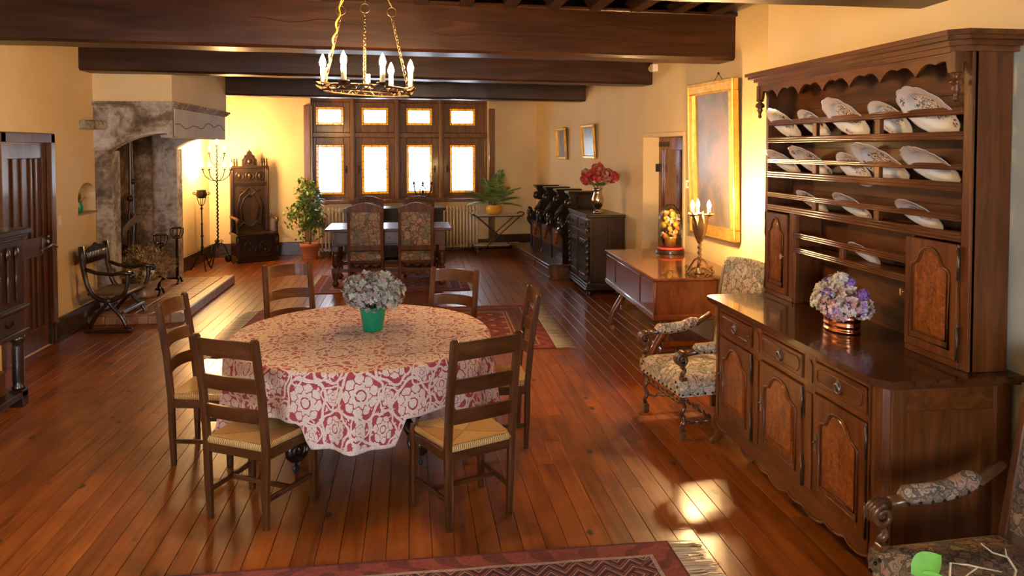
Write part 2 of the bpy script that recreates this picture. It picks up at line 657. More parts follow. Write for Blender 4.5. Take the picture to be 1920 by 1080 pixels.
# plants
M['leaf'] = island('ficus_leaf', [(.09, .19, .035), (.15, .27, .055), (.06, .13, .028), (.22, .33, .08), (.11, .20, .05)], .4)
M['palm'] = island('palm_leaf', [(.10, .20, .04), (.16, .27, .06), (.06, .13, .03), (.24, .32, .10)], .45)
M['brightleaf'] = plain('bright_leaf', (.10, .28, .015), .65, var=.2, scale=14)
M['stem'] = plain('stem_bark', (.20, .15, .09), .8, var=.2)
M['twig'] = plain('pale_twig', (.42, .33, .20), .7, var=.15)
M['petal_dry'] = island('dried_hydrangea', [(.33, .36, .30), (.24, .27, .215), (.37, .33, .31), (.32, .20, .24), (.43, .46, .41), (.21, .23, .18), (.36, .25, .29), (.30, .34, .28)], .8)
M['petal_mix'] = island('mixed_dried_flower', [(.62, .58, .50), (.66, .40, .42), (.50, .44, .42), (.30, .16, .46), (.70, .62, .58), (.62, .28, .32), (.52, .52, .50), (.72, .56, .54), (.45, .28, .13)], .8)
M['petal_purple'] = island('purple_statice', [(.26, .11, .42), (.33, .18, .52), (.20, .09, .32)], .8)
M['petal_cream'] = island('cream_statice', [(.66, .62, .52), (.56, .52, .40), (.72, .70, .64), (.60, .50, .30)], .8)
M['petal_red'] = island('red_hydrangea', [(.46, .015, .020), (.34, .010, .016), (.55, .030, .030), (.25, .010, .012), (.40, .06, .06)], .7)
M['petal_rust'] = island('faded_red_hydrangea', [(.38, .16, .13), (.30, .14, .10), (.34, .22, .16), (.42, .09, .08)], .75)
M['straw'] = island('dried_thistle', [(.36, .24, .10), (.28, .18, .075), (.45, .32, .15), (.22, .14, .06)], .85)
M['fruit'] = island('wax_fruit', [(.75, .45, .03), (.62, .30, .02), (.25, .32, .05), (.70, .52, .12), (.55, .16, .04)], .4)


def tapestry(name, base, cols, sc=9.0):
    m, nt, bs = mat_base(name)
    v = coords(nt, rnd=True)
    nz = noise(nt, v, sc * .7, 3, .5)
    ad = nt.nodes.new('ShaderNodeVectorMath')
    ad.operation = 'MULTIPLY_ADD'
    nt.links.new(nz.outputs['Color'], ad.inputs[0])
    ad.inputs[1].default_value = (.15, .15, .15)
    nt.links.new(v, ad.inputs[2])
    vo = nt.nodes.new('ShaderNodeTexVoronoi')
    vo.inputs['Scale'].default_value = sc
    nt.links.new(ad.outputs[0], vo.inputs['Vector'])
    ve = nt.nodes.new('ShaderNodeTexVoronoi')
    ve.feature = 'DISTANCE_TO_EDGE'
    ve.inputs['Scale'].default_value = sc
    nt.links.new(ad.outputs[0], ve.inputs['Vector'])
    sx = nt.nodes.new('ShaderNodeSeparateColor')
    nt.links.new(vo.outputs['Color'], sx.inputs[0])
    n = len(cols)
    c = ramp(nt, sx.outputs[0], [(i / n, q) for i, q in enumerate(cols)], True)
    # petals inside each motif
    d = X(nt, vo.outputs['Distance'])
    st = ((d * 24.0 + X(nt, sx.outputs[1]) * 6.0).sin()).gt(.6)
    c = mixc(nt, st * .5, c, tuple(x * .55 for x in base))
    edge = X(nt, ve.outputs['Distance']).lt(.06)
    c = mixc(nt, edge * .8, c, base)
    nt.links.new(c, bs.inputs['Base Color'])
    bs.inputs['Roughness'].default_value = .9
    n3 = noise(nt, v, 160, 2)
    bump(nt, bs, n3.outputs['Fac'], .3, .003)
    return m
M['tap_light'] = tapestry('beige_floral_tapestry', (.10, .075, .05), [(.58, .45, .33), (.52, .38, .27), (.62, .50, .38), (.44, .38, .28), (.60, .42, .33), (.36, .34, .27)], 17)
M['tap_dark'] = tapestry('dark_floral_tapestry', (.055, .045, .035), [(.22, .17, .12), (.30, .17, .12), (.17, .16, .12), (.26, .19, .13), (.34, .20, .15), (.14, .14, .11)], 12)
M['tap_near'] = tapestry('green_brown_floral_tapestry', (.050, .042, .034), [(.34, .25, .175), (.26, .18, .125), (.38, .28, .20), (.15, .14, .10), (.36, .21, .15), (.19, .14, .10)], 17)


def cloth_mat():
    m, nt, bs = mat_base('crimson_damask')
    tc = nt.nodes.new('ShaderNodeTexCoord')
    nz = noise(nt, tc.outputs['UV'], 9, 3)
    sn = nt.nodes.new('ShaderNodeSeparateColor')
    nt.links.new(nz.outputs['Color'], sn.inputs[0])
    sp = nt.nodes.new('ShaderNodeSeparateXYZ')
    nt.links.new(tc.outputs['UV'], sp.inputs[0])
    x = X(nt, sp.outputs[0]) + (X(nt, sn.outputs[0]) - .5) * .035
    y = X(nt, sp.outputs[1]) + (X(nt, sn.outputs[1]) - .5) * .035

    def flower(ox, oy, cell, rad, pet, amp):
        px = ((x / cell + ox).fr() - .5) * cell
        py = ((y / cell + oy).fr() - .5) * cell
        r = (px * px + py * py).sqrt()
        th = py.at2(px)
        edge = r + (th * pet).cos() * (rad * amp)
        ring = (r - rad * .30).abs().gt(rad * .045)
        ring2 = (r - rad * .64 - (th * pet).cos() * (rad * .08)).abs().gt(rad * .035)
        spoke = ((th * pet * .5).sin().abs().gt(.16)).mx(r.lt(rad * .70))
        inner = ring * ring2 * spoke
        return edge.lt(rad) * inner, r, th

    f1, r1, t1 = flower(0, 0, .36, .105, 9, .06)
    f2, r2, t2 = flower(.5, .5, .36, .072, 7, .08)
    f3, r3, t3 = flower(.5, 0, .36, .042, 5, .12)
    f4, r4, t4 = flower(0, .5, .36, .046, 5, .12)
    # scrolling stems round the medallions
    s1 = ((r1 - .135 - (t1 * 4).sin() * .014).abs()).lt(.0085)
    s2 = ((r2 - .100 - (t2 * 5).cos() * .012).abs()).lt(.0075)
    s3 = ((r3 - .062 - (t3 * 3).sin() * .010).abs()).lt(.006)
    s4 = ((r4 - .066 - (t4 * 3).cos() * .012).abs()).lt(.006)
    leaf = noise(nt, tc.outputs['UV'], 30, 1, .4, 1.2)
    lf = X(nt, leaf.outputs['Fac']).gt(.605)
    k = f1.mx(f2).mx(f3).mx(f4).mx(s1).mx(s2).mx(s3).mx(s4).mx(lf)
    fine = noise(nt, tc.outputs['UV'], 90, 3)
    cream = ramp(nt, fine.outputs['Fac'], [(.3, (.56, .41, .33)), (.7, (.75, .61, .52))])
    red = ramp(nt, fine.outputs['Fac'], [(.3, (.26, .020, .035)), (.7, (.40, .045, .070))])
    c = mixc(nt, k, red, cream)
    nt.links.new(c, bs.inputs['Base Color'])
    bs.inputs['Roughness'].default_value = .7
    bs.inputs['Sheen Weight'].default_value = .1
    h = k * .6 + X(nt, fine.outputs['Fac']) * .4
    bump(nt, bs, h, .35, .004)
    return m
M['damask'] = cloth_mat()
M['clothband'] = plain('cream_braid', (.66, .52, .46), .85, var=.25, scale=90)


def rug_mat(name, a, b, field, dark, light, border, accent, zig=9.0, bw=(.06, .12, .30, .36)):
    """a, b are the half sizes; nested borders, zigzag band, diamond field"""
    m, nt, bs = mat_base(name)
    tc = nt.nodes.new('ShaderNodeTexCoord')
    sp = nt.nodes.new('ShaderNodeSeparateXYZ')
    nt.links.new(tc.outputs['Object'], sp.inputs[0])
    x = X(nt, sp.outputs[0])
    y = X(nt, sp.outputs[1])
    d = (a - x.abs()).mn(b - y.abs())
    nz = noise(nt, tc.outputs['Object'], 55, 3)
    nf = X(nt, nz.outputs['Fac'])
    # field: stepped diamonds
    dm = ((x * 1.6).fr() - .5).abs() + ((y * 1.6).fr() - .5).abs()
    dm = ((dm * 7.0).floor() * .5).fr()
    c = mixc(nt, dm.gt(.25) * .55, field, dark)
    sm = ((x * 17).sin() * (y * 17).sin() + (nf - .5) * .8).gt(.45)
    c = mixc(nt, sm, c, accent)
    sm2 = ((x * 23 + 1).sin() * (y * 23 + 2).sin()).gt(.7)
    c = mixc(nt, sm2 * .8, c, light)
    # zigzag band
    zx = ((x * zig).fr() - .5).abs()
    zy = ((y * zig).fr() - .5).abs()
    on_end = (a - x.abs()).lt(b - y.abs())
    zz = ((d * zig * 1.3 + zx * (1 - on_end) * 1.5 + zy * on_end * 1.5) * 1.7).fr()
    band = ramp(nt, zz + (nf - .5) * .12, [(0, dark), (.25, accent), (.42, dark), (.58, light), (.68, field), (.85, dark)], True)
    inb = d.lt(bw[2]) * d.gt(bw[1])
    c = mixc(nt, inb, c, band)
    # guard borders with running motif
    run = ((x * 26).sin() * (y * 26).sin() + ((x + y) * 30).sin() * .6).gt(.25)
    g = mixc(nt, run * .7, border, tuple(q * .45 for q in border))
    ing = d.lt(bw[1])
    c = mixc(nt, ing, c, g)
    ing2 = d.lt(bw[3]) * d.gt(bw[2])
    c = mixc(nt, ing2, c, g)
    line = ((d - bw[1]).abs().lt(.010)).mx((d - bw[2]).abs().lt(.010)).mx((d - bw[3]).abs().lt(.008))
    c = mixc(nt, line * .8, c, light)
    c = mixc(nt, d.lt(.012), c, tuple(q * .4 for q in border))
    c2 = mixc(nt, .35, c, ramp(nt, nz.outputs['Fac'], [(.3, (.15, .15, .15)), (.7, (.9, .9, .9))]), 'OVERLAY')
    nt.links.new(c2, bs.inputs['Base Color'])
    bs.inputs['Roughness'].default_value = .95
    bump(nt, bs, nz.outputs['Fac'], .4, .004)
    return m


def rush_mat():
    m, nt, bs = mat_base('woven_rush')
    tc = nt.nodes.new('ShaderNodeTexCoord')
    sp = nt.nodes.new('ShaderNodeSeparateXYZ')
    nt.links.new(tc.outputs['Object'], sp.inputs[0])
    x = X(nt, sp.outputs[0])
    y = X(nt, sp.outputs[1])
    side = (x.abs() * .9).gt(y.abs())
    nz = noise(nt, tc.outputs['Object'], 25, 3)
    nf = X(nt, nz.outputs['Fac'])
    t = x * (1 - side) + y * side
    w = ((t * 520 + nf * 5).sin() * .5 + .5)
    c1 = ramp(nt, w, [(.0, (.20, .10, .028)), (.5, (.50, .30, .10)), (1, (.66, .44, .18))])
    c2 = ramp(nt, w, [(.0, (.16, .075, .020)), (.5, (.42, .21, .060)), (1, (.55, .31, .10))])
    c = mixc(nt, side, c1, c2)
    diag = (x.abs() * .9 - y.abs()).abs().lt(.006)
    c = mixc(nt, diag * .6, c, (.12, .06, .02))
    nt.links.new(c, bs.inputs['Base Color'])
    bs.inputs['Roughness'].default_value = .55
    bump(nt, bs, w, .4, .003)
    return m
M['rush'] = rush_mat()


def plate_mat(plainish=False):
    m, nt, bs = mat_base('faience_plain' if plainish else 'faience_painted')
    tc = nt.nodes.new('ShaderNodeTexCoord')
    oi = nt.nodes.new('ShaderNodeObjectInfo')
    sp = nt.nodes.new('ShaderNodeSeparateXYZ')
    nt.links.new(tc.outputs['Object'], sp.inputs[0])
    x = X(nt, sp.outputs[0])
    y = X(nt, sp.outputs[1])
    r = (x * x + y * y).sqrt()
    th = y.at2(x) + X(nt, oi.outputs['Random']) * 6.0
    v = coords(nt, rnd=True)
    nz = noise(nt, v, 5.5, 3, .6)
    vo = nt.nodes.new('ShaderNodeTexVoronoi')
    vo.inputs['Scale'].default_value = 4.5
    nt.links.new(v, vo.inputs['Vector'])
    sc = nt.nodes.new('ShaderNodeSeparateColor')
    nt.links.new(vo.outputs['Color'], sc.inputs[0])
    paint = ramp(nt, sc.outputs[0], [(0, (.030, .042, .018)), (.42, (.09, .10, .03)), (.60, (.42, .17, .02)), (.72, (.30, .07, .05)), (.80, (.07, .12, .26)), (.90, (.04, .04, .025))], True)
    n2 = noise(nt, v, 4.2, 1.5, .5, 2.2)
    spot = (X(nt, n2.outputs['Fac']) - .5).abs().gt(.075)
    bouq = (r + (X(nt, nz.outputs['Fac']) - .5) * .9 + (x * .15).abs()).lt(.50)
    sprig = ((r - .83).abs().lt(.085)) * ((th * 2).cos().gt(.88))
    k = (bouq.mx(sprig)) * spot
    if plainish: k = k * 0.0
    c = mixc(nt, k * .92, (.74, .72, .70), paint)
    rim = r.gt(.965)
    c = mixc(nt, rim * .55, c, (.30, .32, .52))
    nt.links.new(c, bs.inputs['Base Color'])
    bs.inputs['Roughness'].default_value = .12
    bs.inputs['Coat Weight'].default_value = .5
    return m
M['plate'] = plate_mat()
M['plate_plain'] = plate_mat(True)


def paint_mat(name, cols, sc=3.0):
    m, nt, bs = mat_base(name)
    v = coords(nt, rnd=True)
    n = noise(nt, v, sc, 6, .6, .8)
    c = ramp(nt, n.outputs['Fac'], [(.28 + .44 * i / (len(cols) - 1), q) for i, q in enumerate(cols)])
    nt.links.new(c, bs.inputs['Base Color'])
    bs.inputs['Roughness'].default_value = .3
    bs.inputs['Coat Weight'].default_value = .4
    bs.inputs['Coat Roughness'].default_value = .25
    return m
M['canvas'] = paint_mat('darkened_oil_painting', [(.055, .046, .042), (.11, .092, .083), (.16, .125, .105), (.24, .14, .10), (.10, .088, .082)], 3.2)
M['print'] = paint_mat('dark_print', [(.05, .04, .035), (.11, .085, .07), (.20, .16, .13)], 6)
# ------------------------------------------------------------------ the room shell
LX = -3.65                       # left wall
BACK0 = Vector((-3.65, 14.40, 0))  # back wall, left corner
BACK1 = Vector((2.50, 15.07, 0))   # back wall, right corner
BANG = math.atan2(BACK1.y - BACK0.y, BACK1.x - BACK0.x)
BLEN = (BACK1 - BACK0).length
NX = 2.70                        # right wall beside the dresser
NEND = 5.49
CEIL = 3.42
YB = -4.2                        # wall behind the camera


def XR(y): return 2.50 + (15.07 - y) * 0.0789
RANG = math.atan(0.0789)         # right wall leans off the board direction


def slab(name, outer, holes, thick, mat, loc, rz, parent=None):
    """upright wall in local x (along) / z (up); face at local y=0, body towards +y"""
    bm = bmesh.new()
    edges = []
    for loop in [outer] + holes:
        vs = [bm.verts.new((a, 0, b)) for a, b in loop]
        for i in range(len(vs)):
            edges.append(bm.edges.new((vs[i], vs[(i + 1) % len(vs)])))
    bmesh.ops.triangle_fill(bm, use_beauty=True, use_dissolve=False, edges=edges, normal=(0, -1, 0))
    ret = bmesh.ops.extrude_face_region(bm, geom=list(bm.faces))
    for e in ret['geom']:
        if isinstance(e, bmesh.types.BMVert): e.co.y += thick
    bmesh.ops.recalc_face_normals(bm, faces=bm.faces)
    me = bpy.data.meshes.new(name)
    bm.to_mesh(me)
    bm.free()
    me.materials.append(mat)
    o = link(name, me, parent, loc, (0, 0, rz))
    return o


def rect(a0, a1, b0, b1): return [(a0, b0), (a1, b0), (a1, b1), (a0, b1)]


# floor: underlay with a dark bed, boards laid one by one
fl = struct(MB().box(-4.2, 3.6, YB - .2, 15.4, -.20, -.022).build('floor', M['gap']))
BW = .1135
lens_ = (2.6, 3.1, 3.6, 4.2, 4.9)
bmeshes = {}


def board_mesh(L):
    k = round(L, 2)
    if k not in bmeshes:
        bmeshes[k] = MB().box(-BW / 2 + .0016, BW / 2 - .0016, -k / 2 + .001, k / 2 - .001, -.022, 0, .0010).mesh('plank', M['board'])
    return bmeshes[k], k


rnd = random.Random(5)
x = LX + BW / 2
row = 0
while x < 3.30:
    y = 1.6 + rnd.uniform(-1.2, .0)
    end = 15.05 if x < 2.5 else 15.0
    end = min(end, 14.40 + .109 * (x - LX)) + .02
    if row % 2 == 0: y -= .3
    first = True
    while y < end - .05:
        L = rnd.choice(lens_) + (1.0 if first else 0)
        first = False
        if end - y - L < .8: L = end - y
        L = max(.3, round(L / .05) * .05)
        if y + L > end: L = max(.3, math.floor((end - y) / .05) * .05)
        me, k = board_mesh(L)
        link('plank', me, fl, (x, y + k / 2, rnd.uniform(-.0008, .0006)), (0, 0, 0))
        y += k
        if end - y < .06: break
    x += BW
    row += 1
# boards behind the camera, out of the photograph, as one plain field
MB().box(LX, 3.6, YB, .1, -.022, -.002).build('rear_boards', M['board'], fl)

# left wall with door opening, niche and fireplace recess (local x = world y)
niche = [(8.92, 1.27), (9.395, 1.27), (9.395, 1.45)] + [(9.1575 + .2375 * math.cos(a), 1.45 + .16 * math.sin(a)) for a in [PI * i / 12 for i in range(1, 12)]] + [(8.92, 1.45)]


wl = struct(slab('wall_left', rect(YB, 15.2, -.02, CEIL), [rect(7.36, 8.25, .0, 2.06), niche, rect(9.72, 11.72, 0.0, 2.35)], .42, M['plaster'], (LX, 0, 0), R(90)))
MB().box(8.7, 9.6, .40, .46, 1.1, 1.8).build('niche_back', M['reveal'], wl)
# back wall
WS0, WS1, WZ0, WZ1 = 1.80, 5.22, .99, 2.95
wb = struct(slab('wall_back', rect(-.3, BLEN + .4, -.02, CEIL), [rect(WS0, WS1, WZ0, WZ1)], .42, M['plaster'], BACK0, BANG))
# right wall (far part)
RL = (15.07 - 5.2) / math.cos(RANG)
DR0, DR1, DRZ = 8.20, 9.37, 2.14


def rl(y): return (15.07 - y) / math.cos(RANG)


wr = struct(slab('wall_right', rect(-.4, RL, -.02, CEIL), [rect(rl(DR1), rl(DR0), 0, DRZ)], .42, M['plaster'], BACK1, -PI / 2 + RANG))
# near right wall, with two tall unseen windows added behind the camera for foreground daylight
WN = ((-2.9, -1.2), (-.6, 1.1))
holes = [rect(NEND - y1, NEND - y0, .75, 2.85) for y0, y1 in WN]
wn = struct(slab('wall_right_near', rect(0, NEND - YB, -.02, CEIL), holes, .22, M['plaster'], (NX, NEND, 0), -PI / 2))
MB().box(0, .5, .2, .64, -.02, CEIL).build('wall_end', M['plaster'], wn)
for i, (y0, y1) in enumerate(WN):
    w = sempty('window_%d' % (i + 2), (NX + .15, (y0 + y1) / 2, 0), -PI / 2)  # added window, out of view, placed for its daylight
    hw = (y1 - y0) / 2
    f = MB()
    f.box(-hw, hw, -.03, .03, .75, .82).box(-hw, hw, -.03, .03, 2.78, 2.85)
    f.box(-hw, -hw + .06, -.03, .03, .82, 2.78).box(hw - .06, hw, -.03, .03, .82, 2.78).box(-.04, .04, -.03, .03, .82, 2.78)
    f.build('window_frame', M['winwood'], w)
    MB().box(-hw + .06, -.04, -.004, .004, .82, 2.78).build('pane', M['pane_clear'], w)
    MB().box(.04, hw - .06, -.004, .004, .82, 2.78).build('pane', M['pane_clear'], w)
    portal('window_daylight_portal', (NX + .25, (y0 + y1) / 2, 1.8), (R(90), 0, -PI / 2), y1 - y0 + .05, 2.15)
wc = struct(slab('wall_near', rect(-.4, 7.0, -.02, CEIL), [rect(1.2, 3.5, .6, 2.8)], .2, M['plaster'], (LX, YB - .2, 0), 0))
w = sempty('window_4', (LX + 2.35, YB - .12, 0))  # unseen rear window, added to strengthen front daylight on the tablecloth
f = MB().box(-1.15, 1.15, -.03, .03, .6, .67).box(-1.15, 1.15, -.03, .03, 2.73, 2.8)
for q in (-1.15, -.40, .34, 1.09): f.box(q, q + .06, -.03, .03, .67, 2.73)
f.build('window_frame', M['winwood'], w)
for q in (-1.09, -.34, .40):
    MB().box(q, q + .70, -.004, .004, .67, 2.73).build('pane', M['pane_clear'], w)
portal('window_daylight_portal', (LX + 2.35, YB - .23, 1.7), (R(90), 0, PI), 2.35, 2.25)

# ceiling: boards over joists
ce = struct(MB().box(-4.2, 3.9, YB - .4, 15.6, CEIL, CEIL + .1).build('ceiling', M['ceil']))
jm = MB().box(-.06, .06, -9.8, 9.8, 0, .14, .008).mesh('joist', M['joist'])
for i in range(18):
    link('joist', jm, ce, (-3.5 + i * .4, 5.6, CEIL - .14))


# beams between their bearing points (bottom front edge given by z, width w into the room, height h)
def beam(name, p, q, w, h, mat=M['beam']):
    p = Vector(p); q = Vector(q)
    L = (q - p).length
    seg = 24
    rr = random.Random(sum(map(ord, name)))
    vs = []
    t = MB()
    prof = [(0, .025), (.025, 0), (w - .025, 0), (w, .025), (w, h), (0, h)]
    offs = [[(rr.uniform(-.004, .004), rr.uniform(-.004, .004)) for _ in prof] for _ in range(seg + 1)]
    for i in range(seg + 1):
        for (a, b), (ja, jb) in zip(prof, offs[i]):
            vs.append((L * i / seg, a + ja, b + (jb if b < h else 0)))
    n = len(prof)
    fs = [(i * n + j, i * n + (j + 1) % n, (i + 1) * n + (j + 1) % n, (i + 1) * n + j) for i in range(seg) for j in range(n)]
    fs += [tuple(range(n)), tuple(range(seg * n + n - 1, seg * n - 1, -1))]
    t.add(vs, fs)
    o = t.build(name, mat)
    d = q - p
    o.location = p
    o.rotation_euler = (0, -math.atan2(d.z, math.hypot(d.x, d.y)), math.atan2(d.y, d.x))
    return o


bs_ = []
for nm, p, q, w, h in (('trim_1', (-3.66, 6.67, 2.885), (3.13, 7.05, 2.852), .36, .42),
                       ('trim_2', (-3.66, 9.00, 2.865), (3.00, 9.10, 2.785), .34, .50),
                       ('trim_3', (-3.66, 11.98, 2.81), (2.80, 11.80, 2.745), .34, .56),
                       ('trim_4', (-3.66, 3.44, 2.765), (2.72, 3.415, 2.748), .36, .53)):
    b = struct(beam(nm, p, q, w, h))
    L = (Vector(q) - Vector(p)).length
    MB().box(0, L, -.05, w + .05, h, h + .035, .008).build('beam_moulding', M['beam'], b)
    # a drying crack along the face
    rr = random.Random(h)
    for k in range(4):
        x0 = L * (.08 + .22 * k) + rr.uniform(0, .4)
        zz = h * rr.uniform(.35, .7)
        pts = [(x0 + .12 * i, -.001, zz + .018 * math.sin(i * 1.3 + k) + rr.uniform(-.006, .006)) for i in range(9)]
        MB().tube(pts, [.0015] + [.0045] * 7 + [.0015], 5).build('crack', M['gap'], b)

# baseboards
bl = struct(MB().box(LX, LX + .03, 8.32, 9.38, 0, .24, .006).box(LX, LX + .045, 8.32, 9.38, 0, .03, .004).build('baseboard_left', M['base']))
bl2 = struct(MB().box(LX, LX + .03, 12.02, 14.38, 0, .24, .006).build('baseboard_left_far', M['base']))
bb = struct(MB().box(.03, 1.66, -.03, 0, 0, .25, .006).box(5.33, BLEN - .03, -.03, 0, 0, .28, .006).box(1.8, 5.2, -.03, 0, 0, .2, .006).build('baseboard_back', M['base'], loc=BACK0, rot=(0, 0, BANG)))
bn = struct(MB().box(rl(14.9), rl(9.45), -.03, 0, 0, .2, .006).box(rl(8.14), rl(5.6), -.03, 0, 0, .2, .006).build('baseboard_right', M['reveal'], loc=BACK1, rot=(0, 0, -PI / 2 + RANG)))

# ------------------------------------------------------------------ the leaded window
win = sempty('window_1', BACK0, BANG)
RD = .26                                   # how deep the window sits in the wall
cols_ = [(1.895, 2.402), (2.752, 3.257), (3.612, 4.113), (4.471, 4.981)]
for s in (1.735, 5.265):
    MB().box(s - .06, s + .06, -.06, .0, 0, 2.80 if s < 3 else 2.78, .008).build('window_post', M['winwood'], win)
MB().box(WS0 - .02, WS1 + .02, -.10, RD - .05, .955, 1.01, .01).build('window_sill', M['winwood'], win)
fr = MB()
fr.box(WS0, WS0 + .05, RD - .06, RD + .06, WZ0, WZ1, .006).box(WS1 - .05, WS1, RD - .06, RD + .06, WZ0, WZ1, .006)
fr.box(WS0, WS1, RD - .06, RD + .06, WZ1 - .06, WZ1, .006).box(WS0, WS1, RD - .06, RD + .06, WZ0, WZ0 + .05, .006)
fr.build('window_frame', M['winwood'], win)
for s in (2.577, 3.434, 4.292):
    MB().box(s - .05, s + .05, RD - .09, RD + .06, WZ0, WZ1, .012).box(s - .022, s + .022, RD - .115, RD - .09, WZ0, WZ1, .008).build('mullion', M['winwood'], win)
MB().box(WS0, WS1, RD - .085, RD + .06, 2.205, 2.305, .012).build('transom', M['winwood'], win)
cl = [WS0 + .05, 2.527, 2.627, 3.384, 3.484, 4.242, 4.342, WS1 - .05]
for i, (a0, a1) in enumerate(cols_):
    for z0, z1, c0, c1 in ((2.455, 2.785, 2.305, WZ1 - .06), (1.115, 2.062, WZ0 + .05, 2.205)):
        l0, l1 = cl[2 * i], cl[2 * i + 1]
        sa = MB()
        yb, yf = RD + .03, RD - .045
        sa.box(l0, a0, yf, yb, c0, c1, .008).box(a1, l1, yf, yb, c0, c1, .008).box(a0, a1, yf, yb, c0, z0, .008).box(a0, a1, yf, yb, z1, c1, .008)
        # inner moulding
        for q in ((a0 - .018, a0, z0 - .018, z1 + .018), (a1, a1 + .018, z0 - .018, z1 + .018), (a0, a1, z0 - .018, z0), (a0, a1, z1, z1 + .018)):
            sa.box(q[0], q[1], yf - .012, yf, q[2], q[3], .004)
        e_ = .012
        for q in ((l0 - e_, a0, c0 - e_, c1 + e_), (a1, l1 + e_, c0 - e_, c1 + e_), (a0, a1, c0 - e_, z0), (a0, a1, z1, c1 + e_)):
            sa.box(q[0], q[1], yb - .012, yb + .004, q[2], q[3])
        so = sa.build('sash', M['winwood'], win)
        bw_ = .038
        yg = RD
        MB().box(a0 + bw_, a1 - bw_, yg, yg + .006, z0 + bw_, z1 - bw_).build('pane', M['pane'], so)
        for q in ((a0, a1, z0, z0 + bw_), (a0, a1, z1 - bw_, z1), (a0, a0 + bw_, z0 + bw_, z1 - bw_), (a1 - bw_, a1, z0 + bw_, z1 - bw_)):
            MB().box(q[0], q[1], yg, yg + .006, q[2], q[3]).build('amber_pane', M['pane_amber'], so)
        ld = MB()
        nx, nz = 3, (2 if z1 - z0 < .5 else 6)
        for k in range(nx + 1):
            xx = a0 + bw_ + (a1 - a0 - 2 * bw_) * k / nx
            wd = .0035 if 0 < k < nx else .005
            ld.box(xx - wd, xx + wd, yg - .006, yg + .012, z0, z1)
        for k in range(nz + 1):
            zz = z0 + bw_ + (z1 - z0 - 2 * bw_) * k / nz
            wd = .0035 if 0 < k < nz else .005
            ld.box(a0, a1, yg - .006, yg + .012, zz - wd, zz + wd)
        # small joints across the amber border
        for k in range(1, 5):
            xx = a0 + (a1 - a0) * k / 5
            ld.box(xx - .003, xx + .003, yg - .006, yg + .010, z0, z0 + bw_).box(xx - .003, xx + .003, yg - .006, yg + .010, z1 - bw_, z1)
        for k in range(1, 2 * nz):
            zz = z0 + (z1 - z0) * k / (2 * nz)
            ld.box(a0, a0 + bw_, yg - .006, yg + .010, zz - .003, zz + .003).box(a1 - bw_, a1, yg - .006, yg + .010, zz - .003, zz + .003)
        # one little diamond in the middle
        mx_, mz_ = (a0 + a1) / 2, (z0 + z1) / 2 + (.0 if z1 - z0 < .5 else .30)
        dd = .05
        for (p, q) in (((mx_ - dd, mz_), (mx_, mz_ + dd * 1.3)), ((mx_, mz_ + dd * 1.3), (mx_ + dd, mz_)), ((mx_ + dd, mz_), (mx_, mz_ - dd * 1.3)), ((mx_, mz_ - dd * 1.3), (mx_ - dd, mz_))):
            ld.bar((p[0], yg, p[1]), (q[0], yg, q[1]), .010, .004, (0, 0, 1))
        ld.build('lead_came', M['lead'], so)
        if z1 - z0 > .5:
            hs = a1 + .055 if i % 2 == 0 else a0 - .055
            h = MB()
            h.box(hs - .015, hs + .015, yf - .012, yf, 1.52, 1.66, .004)
            h.tube([(hs, yf - .012, 1.59), (hs, yf - .05, 1.59), (hs + (.05 if i % 2 else -.05), yf - .055, 1.585)], .009, 8)
            h.ell((hs, yf - .03, 1.62), .012)
            h.build('window_latch', M['iron'], so)
wmid = BACK0 + Vector((math.cos(BANG), math.sin(BANG), 0)) * 3.44 + Vector((-math.sin(BANG), math.cos(BANG), 0)) * .46
portal('window_daylight_portal', (wmid.x, wmid.y, 1.95), (R(90), 0, BANG), 3.5, 2.0)
# a white pipe beside the left post
tag(MB().tube([(1.815, -.03, .0), (1.815, -.03, 2.79)], .012, 8).build('heating_pipe', M['white'], loc=BACK0, rot=(0, 0, BANG)), 'thin white vertical pipe beside the left window post', 'pipe')

# ------------------------------------------------------------------ doors
d1 = sempty('door_1', (LX, 7.805, 0))       # local: x towards the room, y along the wall
cs = MB()
for y0, y1, z0, z1 in ((-.52, -.43, 0, 2.15), (.43, .52, 0, 2.15), (-.52, .52, 2.05, 2.15)):
    cs.box(-.02, .035, y0, y1, z0, z1, .008)
cs.build('door_frame', M['doorwood'], d1)
MB().box(-.05, .02, .42, .50, 0, .24, .006).box(0, .05, .425, .525, 0, .22, .01).build('plinth_block', M['base'], d1)
MB().box(-.075, -.045, -.44, .44, .005, 2.05).build('door_leaf', M['doorwood'], d1)
rails = ((.005, .22), (.93, 1.12), (1.90, 2.05))
for z0, z1 in rails:
    MB().box(-.046, -.020, -.44, .44, z0, z1, .004).build('door_rail', M['doorwood'], d1)
for y in (-.40, .40):
    MB().box(-.046, -.0205, y - .045, y + .045, .22, 1.90, .004).build('door_stile', M['doorwood'], d1)
for y in (-.19, -.03, .14, .24):
    MB().box(-.046, -.024, y - .016, y + .016, .22, 1.90, .006).build('door_fillet', M['doorwood'], d1)
h = MB().box(-.020, -.010, .30, .42, .95, 1.10, .003)
h.tube([(-.01, .385, 1.03), (.04, .385, 1.03), (.05, .36, 1.025), (.052, .12, .995)], .011, 8)
h.tube([(.0, .40, 1.00), (.0, .40, 1.10)], .014, 8).ell((.0, .40, 1.11), .02)
h.tube([(.03, .41, 1.03), (.045, .50, .99)], .010, 8)
h.build('door_handle', M['steel'], d1)

